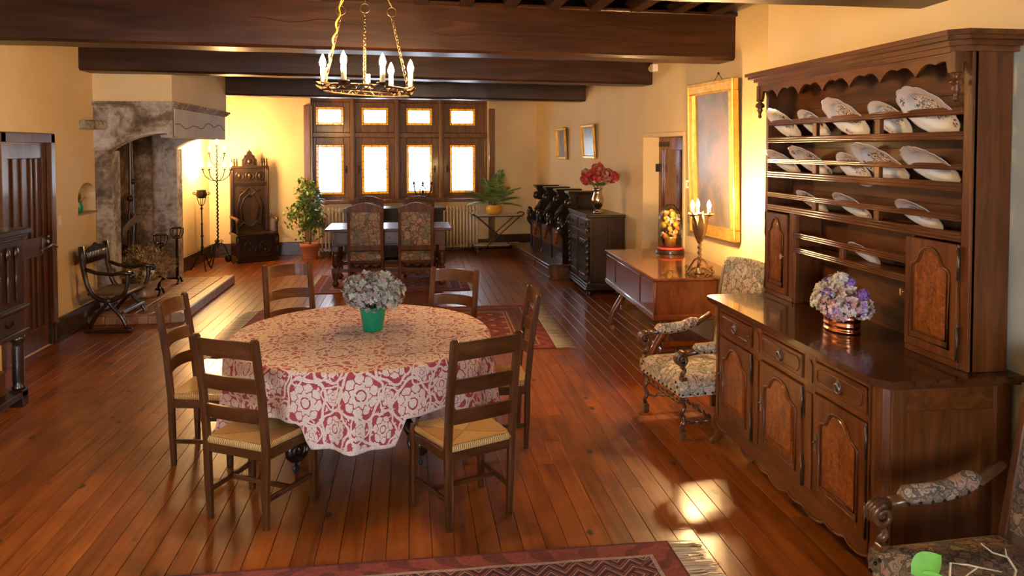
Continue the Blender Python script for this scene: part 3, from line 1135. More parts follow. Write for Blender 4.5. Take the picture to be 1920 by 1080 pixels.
d2 = sempty('door_2', BACK1, -PI / 2 + RANG)
a0, a1 = rl(DR1), rl(DR0)
MB().box(a0 - .05, a0, -.012, .0, 0, DRZ + .05, .004).box(a1, a1 + .05, -.012, .0, 0, DRZ + .05, .004).box(a0, a1, -.012, 0, DRZ, DRZ + .05, .004).build('door_surround', M['plaster'], d2)
dl = MB().box(a0, a1, .23, .27, 0, DRZ).build('door_leaf', M['mahog'], d2)
for s0, s1, z0, z1 in ((a0, a0 + .10, 0, DRZ), (a1 - .10, a1, 0, DRZ), (a0 + .10, a1 - .10, DRZ - .16, DRZ), (a0 + .10, a1 - .10, 0, .2), (a0 + .10, a1 - .10, .95, 1.1)):
    MB().box(s0, s1, .205, .23, z0, z1, .004).build('door_rail', M['mahog'], d2)
MB().box((a0 + a1) / 2 - .04, (a0 + a1) / 2 + .04, .207, .23, .2, DRZ - .16, .006).build('door_stile', M['mahog'], d2)
MB().box(a0 + .02, a0 + .32, .195, .206, DRZ - .12, DRZ - .06, .002).build('strap_hinge', M['iron'], d2)
MB().box(a0 - .01, a0 + .05, .16, .23, 1.70, 1.80, .004).build('hinge', M['iron'], d2)

d3 = sempty('door_3', (NX, 2.3, 0))
MB().box(-.03, .0, -.95, .845, 0, 2.475, .004).build('door_leaf', M['greenish'], d3)
for z in (1.38, 1.52):
    MB().box(-.045, -.028, .79, .85, z, z + .10, .003).build('hinge', M['iron'], d3)

# light switches and sockets
tag(MB().box(LX, LX + .012, 8.415, 8.485, 1.195, 1.295, .004).box(LX + .012, LX + .018, 8.435, 8.465, 1.225, 1.265, .003).build('light_switch', M['white']), 'small square light switch between oak door and wall niche', 'switch')
tag(MB().box(-.045, .045, -.012, 0, -.05, .05, .004).box(-.02, .02, -.018, -.012, -.02, .02, .003).build('light_switch', M['brass'], loc=(XR(8.07), 8.07, 1.60), rot=(0, 0, -PI / 2 + RANG)), 'square brown switch plate between plank door and big picture', 'switch')
tag(MB().box(-.025, .025, -.02, 0, -.09, .09, .004).box(-.012, .012, -.026, -.02, -.03, .03, .003).build('wall_socket', M['paper'], loc=(XR(8.02), 8.02, 1.27), rot=(0, 0, -PI / 2 + RANG)), 'narrow upright wall plate just below the brown switch', 'switch')
sk = tag(MB().box(LX + .03, LX + .04, 8.93, 9.0, .12, .19, .003).box(LX + .04, LX + .044, 8.95, 8.98, .14, .17, .002).build('wall_socket', M['bookbrown']), 'brown power socket on the baseboard behind the curved chair', 'socket')
em = thing('emergency_light', 'small emergency light with amber lens at the beam end', 'light', (XR(8.98), 8.98, 2.98), -PI / 2 + RANG)
MB().box(-.05, .05, -.07, 0, -.045, .045, .006).build('housing', M['white'], em)
MB().lathe([(.0, .0), (.04, .0), (.042, .03), (.03, .055), (0, .06)], 14).xf(Matrix.Translation((-.05, -.035, 0)) @ Matrix.Rotation(R(-90), 4, 'Y')).build('lens', M['amberlens'], em)
# ------------------------------------------------------------------ fireplace
fp = thing('fireplace', 'great stone fireplace with cracked lintel and cream plaster hood', 'fireplace')
XF = -2.776
MB().box(LX - .02, XF + .0, 9.36, 12.0, 2.535, CEIL).build('hood', M['plaster'], fp)
co = MB()
for k, (o, z0, z1) in enumerate(((.05, 2.515, 2.545), (.03, 2.495, 2.515), (.012, 2.475, 2.495))):
    co.box(LX, XF + o, 9.36 - o, 12.0 + o, z0, z1, .004)
co.build('cornice', M['stone'], fp)


def side_poly():
    pts = [(LX, 2.476), (XF, 2.476), (XF, 2.125), (-2.84, 2.135)]
    for i in range(11):
        t = i / 10
        xx = -2.84 + (-3.44 + 2.84) * t
        pts.append((xx, 2.175 - .165 * t ** 2.2))
    pts += [(-3.50, 1.97), (LX, 1.97)]
    return pts


MB().prism(side_poly(), 'xz', 9.36, 9.56).build('near_lintel', M['stone'], fp)
MB().prism(side_poly(), 'xz', 11.72, 11.92).build('far_lintel', M['stone'], fp)
ft = MB().box(XF - .2, XF, 9.57, 11.71, 2.125, 2.476, .008).box(XF, XF + .012, 9.42, 11.84, 2.135, 2.47, .004)
fo = ft.build('front_lintel', M['stone_pale'], fp)
rr = random.Random(4)
pts = [(XF + .013, 9.42 + 2.42 * i / 26, 2.29 + .02 * math.sin(i * .9) + rr.uniform(-.012, .012) - .03 * math.sin(i * .25)) for i in range(27)]
MB().tube(pts, .004, 5).build('crack', M['gap'], fo)
MB().box(LX, -3.47, 9.38, 9.66, 0, 1.97, .01).build('near_jamb', M['stone'], fp)
MB().box(-3.98, -3.42, 11.70, 11.98, 0, 1.99, .01).box(-3.98, LX + .03, 11.69, 11.75, 1.9, 2.40).build('far_jamb', M['stone'], fp)
MB().box(LX - .02, -3.50, 8.98, 9.42, 2.215, 2.315, .015).build('corbel_stone', M['stone'], fp)
MB().box(-4.04, -3.96, 9.70, 11.74, 0, 2.4).box(-4.0, -3.5, 9.70, 11.72, 2.36, 2.42).box(-4.0, LX + .01, 9.68, 9.74, 0, 2.4).build('fire_back_wall', M['soot'], fp)
# smoky chimney funnel inside the hood
MB().box(-3.98, XF - .02, 9.56, 11.72, 2.50, 2.53).build('smoke_ceiling', M['soot'], fp)
# rounded corner post beside the fire back
MB().tube([(-3.86, 11.52, .1), (-3.86, 11.52, 2.3)], .15, 14).build('flue_column', M['soot'], fp)

hr = thing('hearth', 'raised red tiled hearth with a worn stone kerb', 'hearth')
MB().box(-3.96, -2.64, 9.06, 11.60, .0, .095).build('hearth_bed', M['kerb'], hr)
MB().box(-2.74, -2.60, 9.04, 11.64, .0, .122, .012).build('kerb', M['kerb'], hr)
tmesh = MB().box(-.0925, .0925, -.0925, .0925, 0, .025, .005).mesh('tile', M['tile'])
for i in range(4):
    for j in range(13):
        xx, yy = -2.84 - i * .19, 9.14 + j * .19
        if xx < -3.44 and (yy < 9.78): continue
        link('tile', tmesh, hr, (xx, yy, .095))
MB().box(-3.94, -3.51, 9.80, 11.60, .095, .118, .004).build('fire_slab', M['soot'], hr)
bmsh = MB().box(-.055, .055, -.014, .014, 0, .095, .005).mesh('brick', M['tile'])
for i in range(8):
    link('brick', bmsh, hr, (-2.80 - i * .117, 9.05, 0))

# fire tools and contents
fb = thing('fireback', 'black cast iron fireback with raised ornament in the fireplace', 'fireback', (-3.92, 10.75, .12))
arch = [(-.36, 0), (.36, 0), (.36, .45)] + [(.36 * math.cos(a), .45 + .16 * math.sin(a)) for a in [PI * i / 10 for i in range(1, 10)]] + [(-.36, .45)]
MB().prism(arch, 'yz', 0, .03).build('plate', M['iron'], fb)
rl_ = MB()
for sgn in (-1, 1):
    for (c, rr0) in (((.16, .18), .12), ((.15, .42), .11)):
        p2 = spiral(c[0], c[1], rr0, .02, 0, 1.6)
        rl_.tube([(.035, sgn * a, b) for a, b in p2], .011, 6)
rl_.ell((.04, 0, .33), (.02, .08, .12)).tube([(.035, .33 * math.cos(a), .45 + .13 * math.sin(a)) for a in [PI * i / 10 for i in range(11)]], .014, 6)
rl_.build('relief', M['iron'], fb)

db = thing('dried_bouquet', 'wide fan of dried thistles in a pinkish stone urn on the hearth', 'dried flowers', (-3.34, 10.05, .12))
MB().lathe([(.10, 0), (.13, .03), (.10, .06), (.15, .16), (.19, .22), (.17, .23), (.0, .22)], 18).build('urn', M['kerb'], db)
rr = random.Random(8)
st = MB()
for i in range(260):
    a = rr.uniform(0, 2 * PI)
    e = rr.uniform(.15, 1.35)
    L = rr.uniform(.22, .46)
    d = Vector((math.cos(a) * math.cos(e) * .75, math.sin(a) * math.cos(e), math.sin(e)))
    p0 = Vector((d.x * .06, d.y * .06, .2))
    p1 = p0 + d * L
    st.tube([p0, p0 + d * L * .5 + Vector((0, 0, .02)), p1], [.003, .003, .002], 4)
    t = d.orthogonal().normalized()
    bdir = d.cross(t)
    for k in range(7):
        aa = k * 2 * PI / 7 + rr.random()
        w = (t * math.cos(aa) + bdir * math.sin(aa))
        tip = p1 + d * .05 + w * rr.uniform(.03, .07)
        sd = d.cross(w) * .011
        st.add([p1 - sd, p1 + sd, tip], [(0, 1, 2)])
st.build('stems', M['straw'], db)
for (y, z, x) in ((-.02, .42, .13), (.14, .36, .12), (-.18, .34, .1)):
    hd = MB()
    for k in range(60):
        v = Vector((rr.gauss(0, 1), rr.gauss(0, 1), rr.gauss(0, 1))).normalized()
        c = Vector((x, y, z)) + v * .055
        t = v.orthogonal().normalized() * .02
        b_ = v.cross(t)
        hd.add([c - t, c + b_ * .7, c + t + v * .02, c - b_ * .7], [(0, 1, 2, 3)])
    hd.build('flower_head', M['petal_cream'], db)

ph = thing('pot_hanger', 'rusty iron pot hanger with ratchet bar and hook in the chimney', 'pot hanger', (-3.72, 10.65, 0))
MB().bar((0, .03, 1.32), (0, .05, 2.42), .016, .05, (0, 1, 0), .003).bar((0, .13, 1.55), (0, .10, 2.42), .014, .03, (0, 1, 0), .003).build('ratchet_bar', M['rustiron'], ph)
MB().ell((0, .035, 1.33), .045).ell((0, .13, 1.55), .04).build('knuckle', M['rustiron'], ph)
MB().bar((0, -.05, 1.0), (0, .03, 1.32), .014, .03, (0, 1, 0)).bar((0, .10, 1.02), (0, .04, 1.32), .014, .03, (0, 1, 0)).build('fork', M['rustiron'], ph)
pw = [(0, .24, 1.02), (0, .25, .75), (0, .25, .5), (0, .27, .44), (0, .32, .42), (0, .35, .46), (0, .35, .5)]
MB().tube(pw, .012, 7).build('hook', M['rustiron'], ph)
MB().prism([(-.32, .84), (-.2, .88), (-.05, .95), (.2, .99), (.4, .98), (.44, 1.03), (.40, 1.09), (.22, 1.08), (.12, 1.13), (.06, 1.07), (-.1, 1.04), (-.30, .96)], 'yz', -.06, .02).build('wooden_yoke', M['deskwood'], ph)
MB().tube([(0, -.05, .92), (.0, -.06, .7), (0, -.05, .3)], .01, 6).tube([(0, .1, .95), (0, .11, .55)], .01, 6).build('chain', M['rustiron'], ph)


def fire_dog(label, loc, rz, lean):
    t = thing('fire_dog', label, 'fire dog', loc, rz, 'iron fire dogs on the hearth')
    MB().tube([(0, 0, .05), (lean * .5, 0, .35), (lean, 0, .62)], [.022, .02, .017], 8).build('shaft', M['iron'], t)
    f = MB()
    for s in (-1, 1):
        f.tube([(0, 0, .10), (.03, s * .05, .06), (.03, s * .10, .0), (.03, s * .13, .012)], .015, 7)
    f.build('foot', M['iron'], t)
    MB().bar((0, 0, .07), (-.38, 0, .07), .03, .03, b=.004).box(-.40, -.36, -.015, .015, 0, .08).build('log_bar', M['iron'], t)
    b = MB()
    for z, r in ((.66, .045), (.77, .085)):
        b.tube([(lean + r * math.cos(a), r * math.sin(a), z) for a in [2 * PI * i / 16 for i in range(16)]], .008, 6, closed=True)
    for k in range(5):
        a = 2 * PI * k / 5
        b.tube([(lean, 0, .62), (lean + .05 * math.cos(a), .05 * math.sin(a), .63), (lean + .085 * math.cos(a), .085 * math.sin(a), .70), (lean + .085 * math.cos(a), .085 * math.sin(a), .77)], .007, 6)
    b.build('basket', M['iron'], t)
    return t
fire_dog('iron fire dog with open basket top, nearer of the two on the hearth', (-3.22, 10.20, .12), 0, .03)
fire_dog('iron fire dog with open basket top, farther one beside the bright wall', (-3.24, 11.05, .12), 0, .0)

# niche vase
nv = thing('niche_vase', 'small green vase with yellow flowers in the arched wall niche', 'vase', (-3.73, 9.12, 1.27))
MB().lathe([(.035, 0), (.045, .02), (.05, .07), (.035, .11), (.04, .13), (.0, .125)], 14).build('vase_body', M['greenpot'], nv)
fm = MB()
rr = random.Random(3)
for k in range(26):
    a = rr.uniform(0, 6.28); r_ = rr.uniform(.01, .08); z = .17 + rr.uniform(-.02, .05)
    c = Vector((r_ * math.cos(a), r_ * math.sin(a), z))
    fm.ell(c, rr.uniform(.010, .018), 6, 4)
    fm.tube([(0, 0, .11), c], .0025, 4)
fm.build('flowers', M['straw'], nv)
tag(MB().box(LX - .38, LX + .025, 8.91, 9.40, 1.255, 1.275, .004).build('niche_shelf', M['kerb']), 'thin stone ledge at the foot of the arched niche', 'shelf')
# ------------------------------------------------------------------ round table, cloth, ladder-back chairs
TC = (-.334, 5.17)
TRX, TRY = .85, .93
tb = thing('round_table', 'round pedestal dining table on carved scroll feet under damask cloth', 'table', (TC[0], TC[1], 0))
MB().lathe([(.0, .70), (.99, .70), (1.0, .71), (1.0, .735), (.99, .745), (0, .745)], 48, sx=TRX - .012, sy=TRY - .012).build('table_top', M['deskwood'], tb)
MB().lathe([(.16, .14), (.17, .2), (.10, .26), (.07, .34), (.10, .44), (.13, .52), (.08, .60), (.14, .66), (.3, .70)], 20).build('pedestal', M['darkwood'], tb)
for a in (-132, -48, 48, 132):
    lg = MB()
    c, s = math.cos(R(a)), math.sin(R(a))
    prof = bez((.10, .24), (.30, .34), (.42, .30), (.52, .16), 10) + spiral(.565, .145, .07, .015, PI * .9, 1.35, 18)
    pts = [(c * x_, s * x_, z_) for x_, z_ in prof]
    lg.tube(pts, [.055 - .002 * i for i in range(11)] + [.034 - .0008 * i for i in range(19)], 8)
    for off in (-.03, .03):
        lg.tube([(c * x_ - s * off, s * x_ + c * off, z_) for x_, z_ in spiral(.565, .145, .075, .02, PI * .6, 1.2, 14)], .014, 6)
    lo = lg.build('scroll_foot', M['darkwood'], tb)
    MB().tube([(c * .565 - .012 * s, s * .565 + .012 * c, .022), (c * .565 + .012 * s, s * .565 - .012 * c, .022)], .022, 12).tube([(c * .565, s * .565, .03), (c * .565, s * .565, .09)], .010, 8).build('caster', M['bluecaster'], lo)

# chairs: local +y is the way the chair faces
CH = [('dark ladder-back rush chair in front of the table, left one', (-.835, 4.285), -29.0),
      ('dark ladder-back rush chair in front of the table, right one', (.283, 4.14), 24.4),
      ('ladder-back rush chair at the left side of the round table', (-1.29, 5.12), -97.3),
      ('ladder-back rush chair at the right side of the round table, seen edge-on', (.572, 5.12), 90.0),
      ('ladder-back chair behind the round table, nearer the fireplace', (-.915, 6.337), -151.6),
      ('ladder-back chair behind the round table, to the right of the green pot', (.224, 5.893), 151.6)]


def make_chair(label):
    t = thing('dining_chair', label, 'chair', group='ladder-back rush chairs round the table')
    for s in (-1, 1):
        pts = [(s * .185, -.180, .0), (s * .190, -.186, .22), (s * .195, -.188, .44), (s * .194, -.212, .70), (s * .192, -.262, 1.015)]
        p = MB()
        for a, b in zip(pts[:-1], pts[1:]):
            pass
        vs = []
        w, d = .021, .019
        prof = []
        for i, (x_, y_, z_) in enumerate(pts):
            k = .78 if i == 0 else 1
            for (cx, cy) in ((-1, -.6), (-.6, -1), (.6, -1), (1, -.6), (1, .6), (.6, 1), (-.6, 1), (-1, .6)):
                vs.append((x_ + cx * w * k, y_ + cy * d * k, z_))
        x_, y_, z_ = pts[-1]
        for (cx, cy) in ((-1, -.6), (-.6, -1), (.6, -1), (1, -.6), (1, .6), (.6, 1), (-.6, 1), (-1, .6)):
            vs.append((x_ + cx * w * .6, y_ - .002 + cy * d * .6, z_ + .012))
        n = 8
        fs = [(i * n + j, i * n + (j + 1) % n, (i + 1) * n + (j + 1) % n, (i + 1) * n + j) for i in range(len(pts)) for j in range(n)]
        fs += [tuple(range(n)), tuple(range(len(vs) - 1, len(vs) - n - 1, -1))]
        p.add(vs, fs).build('rear_post', M['chairwood'], t)
        f = MB()
        vs = []
        lv = ((.0, .80), (.10, .95), (.44, 1.0), (.462, .85))
        for z_, k in lv:
            for (cx, cy) in ((-1, -.6), (-.6, -1), (.6, -1), (1, -.6), (1, .6), (.6, 1), (-.6, 1), (-1, .6)):
                vs.append((s * .215 + cx * .021 * k, .185 + cy * .021 * k, z_))
        fs = [(i * n + j, i * n + (j + 1) % n, (i + 1) * n + (j + 1) % n, (i + 1) * n + j) for i in range(len(lv) - 1) for j in range(n)]
        fs += [tuple(range(n)), tuple(range(len(vs) - 1, len(vs) - n - 1, -1))]
        f.add(vs, fs).build('front_leg', M['chairwood'], t)
        MB().bar((s * .195, -.18, .395), (s * .215, .185, .395), .022, .05, b=.003).build('side_rail', M['chairwood_x'], t)
        MB().bar((s * .188, -.18, .155), (s * .215, .185, .155), .020, .028, b=.004).build('side_stretcher', M['chairwood_x'], t)
    MB().bar((-.20, .01, .15), (.20, .01, .15), .020, .026, b=.004).build('cross_stretcher', M['chairwood_x'], t)
    MB().bar((-.19, -.186, .395), (.19, -.186, .395), .022, .05, b=.003).build('rear_rail', M['chairwood_x'], t)
    MB().bar((-.21, .185, .395), (.21, .185, .395), .022, .05, b=.003).build('front_rail', M['chairwood_x'], t)
    # curved slats
    for z0, z1, y0 in ((.912, 1.008, -.250), (.728, .808, -.218), (.566, .642, -.200)):
        sl = MB()
        def fn(u, v, z0=z0, z1=z1, y0=y0, off=0):
            xx = -.178 + .356 * u
            bow = .030 * (1 - (2 * u - 1) ** 2)
            arch = .010 * (1 - (2 * u - 1) ** 2)
            zz = z0 + (z1 - z0) * v + arch
            yy = y0 - bow - (zz - z0) * .16 + off
            return (xx, yy, zz)
        N = 10
        vs = []
        for i in range(N + 1):
            u = i / N
            for v, off in ((0, -.008), (1, -.008), (1, .008), (0, .008)):
                vs.append(fn(u, v, off=off))
        fs = [(i * 4 + j, i * 4 + (j + 1) % 4, (i + 1) * 4 + (j + 1) % 4, (i + 1) * 4 + j) for i in range(N) for j in range(4)]
        fs += [(0, 1, 2, 3), (N * 4 + 3, N * 4 + 2, N * 4 + 1, N * 4)]
        sl.add(vs, fs).build('back_slat', M['chairwood_x'], t)
    # rush seat: rounded trapezoid with a soft dip
    se = MB()
    def sf(u, v):
        yy = -.195 + .40 * v
        hw = .182 + .036 * v
        xx = hw * (2 * u - 1)
        e = max(abs(2 * u - 1), abs(2 * v - 1))
        zz = .452 - .012 * (1 - e * e) + .006 * (e > .9)
        return (xx, yy, zz)
    se.grid(sf, 12, 12)
    def rim(u, v):
        a = u * 4
        k = int(a) % 4
        f = a - int(a)
        c = [(-1, -1), (1, -1), (1, 1), (-1, 1)]
        p, q = c[k], c[(k + 1) % 4]
        uu, vv = p[0] + (q[0] - p[0]) * f, p[1] + (q[1] - p[1]) * f
        b = .010 * math.sin(PI * v)
        yy = .005 + .20 * vv
        hw = .200 + .018 * vv
        return (uu * (hw + b), yy + vv * b, .456 - .038 * v)
    se.grid(rim, 48, 4, wrapu=True)
    se.build('rush_seat', M['rush'], t)
    return t


ch0 = make_chair(CH[0][0])
for i, (lb, p, a) in enumerate(CH):
    if i == 0:
        ch0.location = (p[0], p[1], 0)
        ch0.rotation_euler = (0, 0, R(a))
    else:
        dup(ch0, lb, (p[0], p[1], 0), R(a))

# tablecloth: the hem hangs lower between the chairs and is lifted on the seats
def chair_lift(a):
    best = 0
    for lb, p, rz in CH:
        ca = math.atan2((p[1] - TC[1]), (p[0] - TC[0]))
        d = abs((a - ca + PI) % (2 * PI) - PI)
        best = max(best, max(0, min(1, (.27 - d) / .09)))
    return best * best * (3 - 2 * best)


NT = 180
rings = []
def cloth_pt(a, t):
    """t 0..1 over the top, 1..2 down the hang"""
    ca, sa = math.cos(a), math.sin(a)
    if t <= 1:
        z = .757
        rx, ry = TRX * t, TRY * t
        return (rx * ca, ry * sa, z), t * .90
    k = t - 1
    lift = chair_lift(a)
    bottom = (.325 + .018 * math.sin(3 * a + 1)) * (1 - lift) + .478 * lift
    rnd_ = .022
    drop = k * (.757 - bottom)
    fold = (.042 * math.sin(a * 16 + .6 + .8 * math.sin(a * 3)) + .016 * math.sin(a * 31)) * k ** .8 * (1 - lift * .6)
    flare = .035 * k * (1 - lift) + rnd_ * min(1, k * 6) + .004
    z = .757 - drop - (0 if k > .1 else 0)
    return ((TRX + flare + fold) * ca, (TRY + flare + fold) * sa, z), .90 + drop
ts = [0.0, .12, .25, .4, .55, .7, .82, .92, .98, 1.0] + [1 + q for q in (.03, .08, .15, .25, .35, .45, .55, .65, .75, .84, .90, .95, 1.0)]
vs, uvs, fs = [], [], []
for t in ts:
    for j in range(NT):
        a = 2 * PI * j / NT
        p, g = cloth_pt(a, t)
        vs.append(p)
        uvs.append((g * math.cos(a) + 3, g * math.sin(a) + 3))
mi = []
for i in range(len(ts) - 1):
    for j in range(NT):
        if i == 0 and False: continue
        fs.append((i * NT + j, i * NT + (j + 1) % NT, (i + 1) * NT + (j + 1) % NT, (i + 1) * NT + j))
        mi.append(1 if i >= len(ts) - 2 else 0)
me = bpy.data.meshes.new('tablecloth')
me.from_pydata(vs, [], fs)
uvl = me.uv_layers.new(name='UVMap')
for lp in me.loops:
    uvl.data[lp.index].uv = uvs[lp.vertex_index]
me.materials.append(M['damask'])
me.materials.append(M['clothband'])
me.polygons.foreach_set('material_index', mi)
me.polygons.foreach_set('use_smooth', [True] * len(me.polygons))
me.update()
clo = link('tablecloth', me, None, (TC[0], TC[1], 0))
tag(clo, 'crimson and cream damask cloth draped over the round table', 'tablecloth')
so_ = clo.modifiers.new('thickness', 'SOLIDIFY')
so_.thickness = .003
so_.offset = 1

# ------------------------------------------------------------------ flowers helper
def florets(mb, c, rad, n, size, rr, sq=(1, 1, 1), up=None):
    """a flower head: many small four-petalled florets over a ball"""
    c = Vector(c)
    for k in range(n):
        v = Vector((rr.gauss(0, 1), rr.gauss(0, 1), rr.gauss(0, 1))).normalized()
        if up is not None and v.z < up: v.z = abs(v.z)
        p = c + Vector((v.x * sq[0], v.y * sq[1], v.z * sq[2])) * rad * rr.uniform(.86, 1.06)
        nrm = (v + Vector((rr.uniform(-.5, .5), rr.uniform(-.5, .5), rr.uniform(-.5, .5)))).normalized()
        t = nrm.orthogonal().normalized()
        b = nrm.cross(t)
        a0 = rr.uniform(0, 1.5)
        s = size * rr.uniform(.7, 1.25)
        for q in range(4):
            a = a0 + q * PI / 2
            d = t * math.cos(a) + b * math.sin(a)
            e = t * math.cos(a + PI / 2) + b * math.sin(a + PI / 2)
            vs = [p, p + d * s * .55 + e * s * .42 + nrm * s * .18, p + d * s + nrm * s * .25, p + d * s * .55 - e * s * .42 + nrm * s * .18]
            mb.add(vs, [(0, 1, 2, 3)])
    return mb


gp = thing('flower_pot', 'bright green pot of dried grey-green hydrangeas on the round table', 'flower pot', (-.262, 5.21, .760))
MB().lathe([(.062, 0), (.066, .004), (.088, .145), (.094, .150), (.094, .165), (.086, .165), (.080, .13), (0, .125)], 28).build('pot', M['greenpot'], gp)
rr = random.Random(21)
for (x_, y_, z_, r_) in ((-.10, -.05, .25, .085), (.0, -.085, .235, .09), (.11, -.05, .24, .085), (-.125, .03, .285, .08), (-.04, -.02, .315, .085), (.07, .0, .315, .085), (.15, .03, .255, .075), (.0, .09, .29, .085), (-.07, .09, .26, .08), (.09, .10, .26, .08)):
    h = MB()
    florets(h, (x_, y_, z_), r_, 105, .021, rr)
    h.build('flower_head', M['petal_dry'], gp)
    MB().tube([(x_ * .2, y_ * .2, .1), (x_ * .6, y_ * .6, z_ - .06), (x_, y_, z_)], .004, 5).build('stem', M['stem'], gp)
# ------------------------------------------------------------------ the dresser (front looks -x)
DX0, DX1 = 2.03, 2.65          # body front / back
DY0, DY1 = 3.01, 4.87
ds = thing('dresser', 'large carved walnut dresser with plate racks and scalloped apron', 'dresser', (0, 0, 0))
# worktop with rounded nose
tp = MB()
tp.prism([(1.985, 3.03), (2.035, 2.965), (2.675, 2.965), (2.675, 4.93), (2.035, 4.93), (1.985, 4.88)], 'xy', .972, 1.0)
tp.prism([(2.0, 3.04), (2.045, 2.98), (2.665, 2.98), (2.665, 4.915), (2.045, 4.915), (2.0, 4.87)], 'xy', .958, .972)
tp.build('worktop', M['dresser_top'], ds)
# carcass: back, floor, ends
MB().box(DX0 + .03, DX1, DY0 + .03, DY1 - .03, .17, .20).box(DX1 - .02, DX1, DY0 + .02, DY1 - .02, .17, .958).box(DX0 + .02, DX0 + .03, DY0 + .05, DY1 - .05, .20, .957).build('carcass', M['dresser_in'], ds)
for y0, y1, nm in ((DY0, DY0 + .025, 'end_panel'), (DY1 - .025, DY1, 'end_panel')):
    MB().box(DX0 + .08, DX1 - .04, y0 + .016, y1 - .004, .18, .95).build(nm, M['dresser'], ds)
# end frame (near end): stiles and rails stand proud of the panel
MB().box(DX1 - .085, DX1, DY0, DY0 + .03, .0, .957, .008).build('end_stile', M['dresser'], ds)
MB().box(DX0 + .10, DX1 - .085, DY0, DY0 + .02, .845, .957, .008).build('end_rail', M['dresser_h'], ds)
MB().box(DX0 + .10, DX1 - .085, DY0, DY0 + .02, .15, .24, .008).build('end_rail', M['dresser_h'], ds)
MB().box(DX1 - .085, DX1, DY1 - .03, DY1, .0, .957, .004).build('end_stile', M['dresser'], ds)
# rounded corner posts with moulded edges and scroll feet
for yc, s in ((DY0 + .055, 1), (DY1 - .055, -1)):
    cp = MB()
    cp.prism([(DX0 + .0, yc + s * .05), (DX0 - .004, yc + s * .0), (DX0 + .012, yc - s * .03), (DX0 + .05, yc - s * .052), (DX0 + .11, yc - s * .055), (DX0 + .11, yc + s * .05)], 'xy', .16, .957)
    cp.box(DX0 + .035, DX0 + .043, yc - s * .062, yc - s * .048, .16, .957, .003).box(DX0 - .010, DX0 + .0, yc + s * .030, yc + s * .042, .16, .957, .003)
    cp.build('corner_post', M['dresser'], ds)
    fx, fy = DX0 + .02, yc - s * .01
    ft = MB().tube([(fx + .03, fy, .24), (fx - .0, fy - s * .0, .16), (fx + .012, fy, .09), (fx - .005, fy - s * .01, .04), (fx - .03, fy - s * .02, .018)], [.055, .05, .03, .027, .02], 9)
    ft.tube([(fx - .03 + .018 * math.cos(a), fy - s * .02, .022 + .02 * math.sin(a)) for a in [i * .6 for i in range(9)]], .010, 6)
    ft.build('scroll_foot', M['dresser'], ds)
for yc in (DY0 + .05, DY1 - .05):
    MB().box(DX1 - .06, DX1, yc - .03, yc + .03, 0, .18, .006).build('rear_foot', M['dresser'], ds)
# face frame
gaps = [(4.265, 4.755), (3.655, 4.145), (3.125, 3.535)]
gaps = [(4.28, 4.745), (3.68, 4.165), (3.12, 3.565)]
st_ = [4.745, 4.82], [4.165, 4.28], [3.565, 3.68], [3.07, 3.12]
for y0, y1 in st_:
    MB().box(DX0, DX0 + .03, y0, y1, .20, .957, .003).build('face_stile', M['dresser'], ds)
    if y1 - y0 > .09:
        ym = (y0 + y1) / 2
        MB().box(DX0 - .006, DX0, ym - .028, ym + .028, .245, .745, .005).build('stile_panel', M['dresser'], ds)
        MB().prism([(ym - .03, .80), (ym + .03, .80), (ym + .03, .89), (ym + .012, .915), (ym - .012, .915), (ym - .03, .89)], 'yz', DX0 - .006, DX0).build('stile_panel', M['dresser'], ds)
MB().box(DX0 + .002, DX0 + .03, 3.08, 4.81, .925, .957, .003).build('face_rail', M['dresser_h'], ds)
MB().box(DX0 + .002, DX0 + .03, 3.08, 4.81, .765, .80, .003).build('face_rail', M['dresser_h'], ds)
# scalloped apron
ap = [(3.08, .235), (4.81, .235)]
lo = []
N = 96
for i in range(N + 1):
    t = i / N
    yy = 4.81 - 1.73 * t
    u = abs(2 * t - 1)
    z = .115 + .055 * u ** 2 - .020 * abs(math.sin(t * PI * 9)) + (.015 if int(t * 9) % 2 else 0)
    lo.append((yy, z))
MB().prism(ap + lo, 'yz', DX0 - .004, DX0 + .022).build('apron', M['dresser_h'], ds)
am = MB()
am.tube([(DX0 - .006, y_, z_ + .006) for y_, z_ in lo[::1]], .007, 5)
am.build('apron_bead', M['dresser_h'], ds)


def panel_outline(y0, y1, z0, z1, k=1.0):
    """raised panel with an arched, eared head; runs counter-clockwise in (y, z)"""
    w = y1 - y0
    ym = (y0 + y1) / 2
    e = .20 * w * k
    pts = [(y0, z0), (y1, z0), (y1, z1 - .11 * k)]
    pts += bez((y1, z1 - .11 * k), (y1 - e * .1, z1 - .07 * k), (y1 - e * .6, z1 - .10 * k), (y1 - e, z1 - .065 * k), 6)[1:]
    pts += bez((y1 - e, z1 - .065 * k), (ym + w * .22, z1 - .01), (ym + w * .12, z1), (ym, z1), 7)[1:]
    pts += bez((ym, z1), (ym - w * .12, z1), (ym - w * .22, z1 - .01), (y0 + e, z1 - .065 * k), 7)[1:]
    pts += bez((y0 + e, z1 - .065 * k), (y0 + e * .6, z1 - .10 * k), (y0 + e * .1, z1 - .07 * k), (y0, z1 - .11 * k), 6)[1:]
    return pts


def shrink(pts, d):
    cy = sum(p[0] for p in pts) / len(pts)
    cz = sum(p[1] for p in pts) / len(pts)
    w = max(p[0] for p in pts) - min(p[0] for p in pts)
    h_ = max(p[1] for p in pts) - min(p[1] for p in pts)
    return [(cy + (a - cy) * (1 - 2 * d / w), cz + (b - cz) * (1 - 2 * d / h_)) for a, b in pts]


